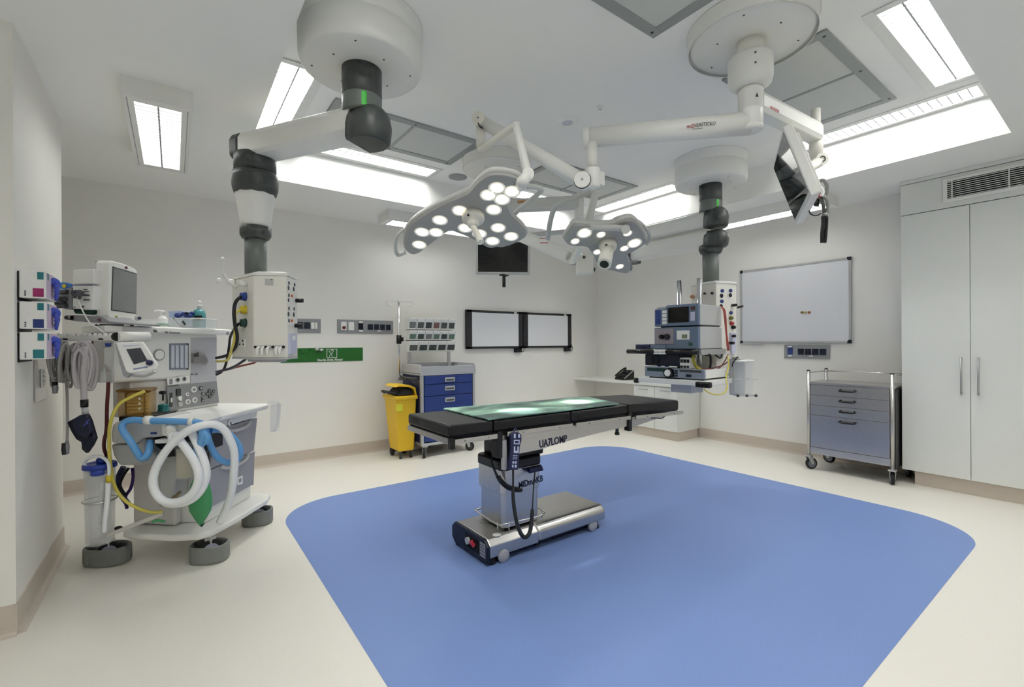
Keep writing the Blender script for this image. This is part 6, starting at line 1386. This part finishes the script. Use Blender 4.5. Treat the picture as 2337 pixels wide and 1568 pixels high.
hose('blue breathing hose clipped along the worktop front, ending in a U at the left', z2([(440, 1365, .06), (432, 1440, .02), (405, 1500, 0), (360, 1508, 0), (322, 1455, -.01), (270, 1370, -.02), (212, 1290, -.02), (190, 1230, -.01), (225, 1185, 0), (300, 1170, .0), (400, 1178, .0), (560, 1180, .0), (700, 1184, .0), (860, 1192, .01), (925, 1215, .03), (948, 1260, .03), (925, 1310, .0), (890, 1360, .0)], 2.535), .018, HOSEB, 'breathing_hose', 'breathing hose', 12, 6, 'breathing hoses')
hose('blue breathing hose looped in a ring in front of the grey drawers', z2([(985, 1262, .02), (1060, 1258, .06), (1130, 1285, .10), (1205, 1350, .12), (1245, 1430, .12), (1240, 1500, .12), (1190, 1548, .12), (1110, 1545, .10), (1040, 1500, .06), (990, 1420, .04), (960, 1330, .01), (940, 1250, .0)], 2.53), .017, HOSEB, 'breathing_hose', 'breathing hose', 12, 6, 'breathing hoses')
z3 = lambda L, d0: [(180+x/3.733, 880+y/3.733, d0+dd) for x, y, dd in L]
hose('clear white breathing hose making the big loop on the left', z3([(830, 420, .04), (870, 480, .0), (930, 560, -.02), (985, 650, -.02), (1018, 750, -.02), (1005, 850, -.02), (950, 935, -.02), (850, 990, -.02), (740, 990, -.02), (665, 930, -.02), (632, 830, -.02), (650, 720, -.02), (720, 590, -.02), (810, 480, -.02), (915, 395, -.02), (1030, 345, -.01), (1140, 330, .03), (1225, 365, .07), (1285, 455, .10), (1325, 580, .13), (1318, 760, .16), (1300, 900, .19), (1262, 1030, .22), (1200, 1160, .24)], 2.49), .021, HOSEW, 'breathing_hose', 'breathing hose', 12, 6, 'breathing hoses')
hose('clear white breathing hose making the inner loop beside the big one', z3([(965, 405, .02), (1010, 500, .0), (1055, 610, .0), (1085, 720, .0), (1070, 830, .0), (1010, 930, .0), (930, 985, .0), (830, 1008, .0), (740, 995, .0), (660, 920, .01)], 2.505), .021, HOSEW, 'breathing_hose', 'breathing hose', 12, 6, 'breathing hoses')
b = MB(); b.cyl(at(332, 959, 2.535), at(347, 959, 2.535), .024, n=18); solo('hose_clip', b, WHITE, 'white sleeve clip on the blue breathing hose, left one', 'clip', 'hose clips')
b = MB(); b.cyl(at(433, 963, 2.54), at(443, 963, 2.54), .023, n=18); solo('hose_clip', b, WHITE, 'white sleeve clip on the blue breathing hose, right one near the bend', 'clip', 'hose clips')
b = MB(); b.tube([at(462, 980, 2.50), at(464, 995, 2.50), at(460, 1010, 2.51), at(452, 1022, 2.53), at(446, 1040, 2.55)], [.02, .024, .024, .022, .016], 12, 5); b.tube([at(463, 985, 2.50), at(474, 1000, 2.50), at(470, 1012, 2.50)], [.02, .018, .016], 10, 4); solo('blue_connector', b, HOSEB, 'blue Y connector between the breathing hoses', 'connector')
b = MB(); p = at(447, 1052, 2.57); q = MC.inverted() @ p; b = MB(MC); b.lathe([(0, -.035), (.022, -.03), (.028, 0), (.022, .03), (0, .035)], q, 18, sy=.7); b.k = 1; b.box(q.x-.006, q.x+.006, q.y-.022, q.y-.016, q.z-.02, q.z+.02); solo('blue_filter', b, [HOSEB, INK], 'blue oval filter hanging in front of the cream canister', 'filter')
# green reservoir bag
t = thing('reservoir_bag', 'green rubber breathing bag hanging above the white deck', 'breathing bag', at(457, 1140, 2.60))
c = MC.inverted() @ at(457, 1140, 2.60); s = 2.60/F
prof = [(.004, -60), (.012, -56), (.035, -42), (.060, -24), (.066, -5), (.062, 15), (.050, 35), (.034, 52), (.022, 66)]
b = MB(MC); b.lathe([(r, h*s) for r, h in prof], c, 24, sx=1, sy=.55); obj('bag', b, BAGG, t)
b = MB(MC); b.lathe([(.022, 64*s), (.024, 66*s), (.024, 82*s), (0, 82*s)], c, 18); obj('neck', b, MATS['bumper grey'], t)
b = MB(); b.tube([at(459, 1194, 2.60), at(461, 1202, 2.60)], .006, 8, 1); b.tube([at(456, 1195, 2.6), at(460, 1199, 2.6), at(466, 1195, 2.6)], .004, 6, 3); obj('tail_loop', b, GRNK, t)
# suction canister on its steel arm
t = thing('suction_liner', 'tall clear suction canister with a blue lid standing beside the front left castor', 'suction canister', at(229, 1235, 2.62))
c = MC.inverted() @ at(229, 1238, 2.60); hz = 2.60/F
b = MB(MC); b.lathe([(0, 0), (.060, 0), (.064, .006), (.070, 172*hz), (.067, 172*hz), (.061, .012), (0, .012)], c, 32); can = obj('canister', b, GLASS, t)
b = MB(MC); b.lathe([(.0, 0), (.046, 0), (.052, 160*hz), (.0, 160*hz)], c+Vector((0, 0, .012)), 20); obj('liner', b, GLASS, can)
b = MB(MC); b.lathe([(.069, 171*hz), (.076, 171*hz), (.076, 180*hz), (.068, 182*hz), (.060, 180*hz), (.0, 181*hz)], c, 32); li = obj('lid', b, mat('blue canister lid', (44, 66, 160), .35), t)
b = MB(MC); b.lathe([(.036, 158*hz), (.040, 160*hz), (.040, 171*hz)], c+Vector((.02, -.03, 0)), 20); b.lathe([(.026, 180*hz), (.028, 191*hz), (.018, 195*hz), (0, 195*hz)], c+Vector((.015, 0, 0)), 18); obj('lid_port', b, MATS['blue canister lid'], li)
b = MB(); b.tube([at(205, 1064, 2.56), at(197, 1070, 2.555)], .008, 8, 1); obj('lid_tab', b, MATS['blue canister lid'], li)
b = MB(); b.tube([at(206, 1070, 2.57), at(195, 1066, 2.56), at(194, 1054, 2.56), at(205, 1044, 2.56), at(224, 1041, 2.56), at(240, 1048, 2.56), at(248, 1060, 2.56), at(249, 1080, 2.55), at(248, 1092, 2.55)], .008, 10, 6); obj('suction_tube', b, HOSEW, t)
b = MB(); b.cyl(at(248.5, 1085, 2.548), at(248.5, 1101, 2.548), .013, n=14); lab(obj('tube_connector', b, YELK, t), 'yellow tube connector')
b = MB(); b.tube([at(247, 1100, 2.55), at(245, 1140, 2.55), at(240, 1185, 2.55), at(238, 1215, 2.555)], .012, 10, 5); b.tube([at(236, 1100, 2.57), at(232, 1150, 2.57), at(230, 1195, 2.57)], .010, 10, 5); obj('inner_tube', b, HOSEW, t)
b = MB(MC); b.ring(c+ZV*(98*hz), (0, 0, 1), .074, .005, 32, 8); obj('holder_ring', b, CHROME, t)
P = [at(232, 1240, 2.52), at(262, 1225, 2.56), at(300, 1208, 2.60), at(371, 1174, 2.72)]
b = MB(); a0, a1 = at(205, 1238, 2.54), at(371, 1173, 2.70); 
u = (a1-a0).normalized(); b.prism([a0+ZV*.012, a0-ZV*.012, a0-ZV*.012+DV*.014, a0+ZV*.012+DV*.014], a1-a0); b.k = 1; b.ball(at(270, 1205, 2.62), .016, 12, 1.2, 1, .7)
solo('canister_bracket', b, [STEEL, BLACK], 'flat steel arm with black knob running from the canister over the white deck', 'bracket', None, .002)
b = MB(); b.tube([at(347, 1192, 2.60), at(358, 1188, 2.61), at(377, 1190, 2.63)], .008, 8, 3, flat=.5); solo('green_clip', b, BAGG, 'small green clip lying on the white deck', 'clip')
# supply hoses between the near console and the machine
g = 'gas hoses of the near console'
hose('black hose bowing from the blue outlet of the near console to the machine', [(556, 676, 2.83), (546, 680, 2.76), (537, 692, 2.74), (534, 715, 2.74), (537, 745, 2.76), (541, 765, 2.80), (539, 785, 2.86), (530, 802, 2.95), (515, 812, 3.08), (494, 817, 3.22)], .010, RUBBER, 'gas_hose', 'hose', 10, 6, g)
hose('yellow hose bowing from the yellow outlet of the near console down to the machine', [(556, 706, 2.83), (545, 709, 2.77), (537, 718, 2.76), (537, 745, 2.77), (535, 775, 2.82), (528, 800, 2.92), (522, 818, 3.02), (512, 824, 3.12), (494, 825, 3.22)], .008, YELLT, 'gas_hose', 'hose', 10, 6, g)
hose('black lead from the dark green outlet running down behind the machine shelf', [(556, 737, 2.84), (545, 739, 2.80), (536, 750, 2.86), (526, 768, 3.0), (523, 790, 3.08), (519, 815, 3.14), (513, 838, 3.18), (504, 850, 3.20), (494, 855, 3.22)], .008, RUBBER, 'gas_hose', 'hose', 10, 6, g)
hose('dark navy lead from under the near console to the machine', [(566, 816, 2.92), (555, 824, 2.94), (540, 834, 2.98), (522, 842, 3.04), (505, 846, 3.12), (494, 849, 3.20)], .008, NAVYB, 'gas_hose', 'hose', 10, 6, g)
hose('thin red lead from under the near console to the machine', [(592, 819, 2.92), (580, 828, 2.94), (560, 833, 2.98), (540, 838, 3.02), (515, 845, 3.12), (494, 848, 3.2)], .006, mat('brick red lead', (150, 64, 52), .5), 'gas_hose', 'hose', 10, 6, g)
hose('thin white lead hanging from the patient monitor plugs to the rail', [(178, 684, 2.53), (190, 712, 2.54), (206, 738, 2.55), (222, 748, 2.56), (238, 760, 2.56)], .0035, PAPER, 'sensor_lead', 'cable', 8, 5)
# ================================================================ world and view
wd = bpy.data.worlds.new('world'); SC.world = wd; wd.use_nodes = True
wd.node_tree.nodes['Background'].inputs['Color'].default_value = (.8, .82, .85, 1); wd.node_tree.nodes['Background'].inputs['Strength'].default_value = .3
SC.view_settings.view_transform = 'Standard'; SC.view_settings.look = 'None'; SC.view_settings.gamma = 1
SC.view_settings.use_curve_mapping = False; SC.view_settings.exposure = .52
SC.cycles.max_bounces = 8; SC.cycles.diffuse_bounces = 6; SC.cycles.glossy_bounces = 4; SC.cycles.transmission_bounces = 6; SC.cycles.transparent_max_bounces = 9
SC.cycles.use_denoising = True; SC.cycles.use_light_tree = False
for m in (BULB, BULBE, LED): m.cycles.emission_sampling = 'NONE'; SC.cycles.sample_clamp_indirect = 4; SC.cycles.caustics_reflective = False; SC.cycles.caustics_refractive = False
SC.cycles.use_adaptive_sampling = True; SC.cycles.adaptive_threshold = .06; SC.cycles.adaptive_min_samples = 14
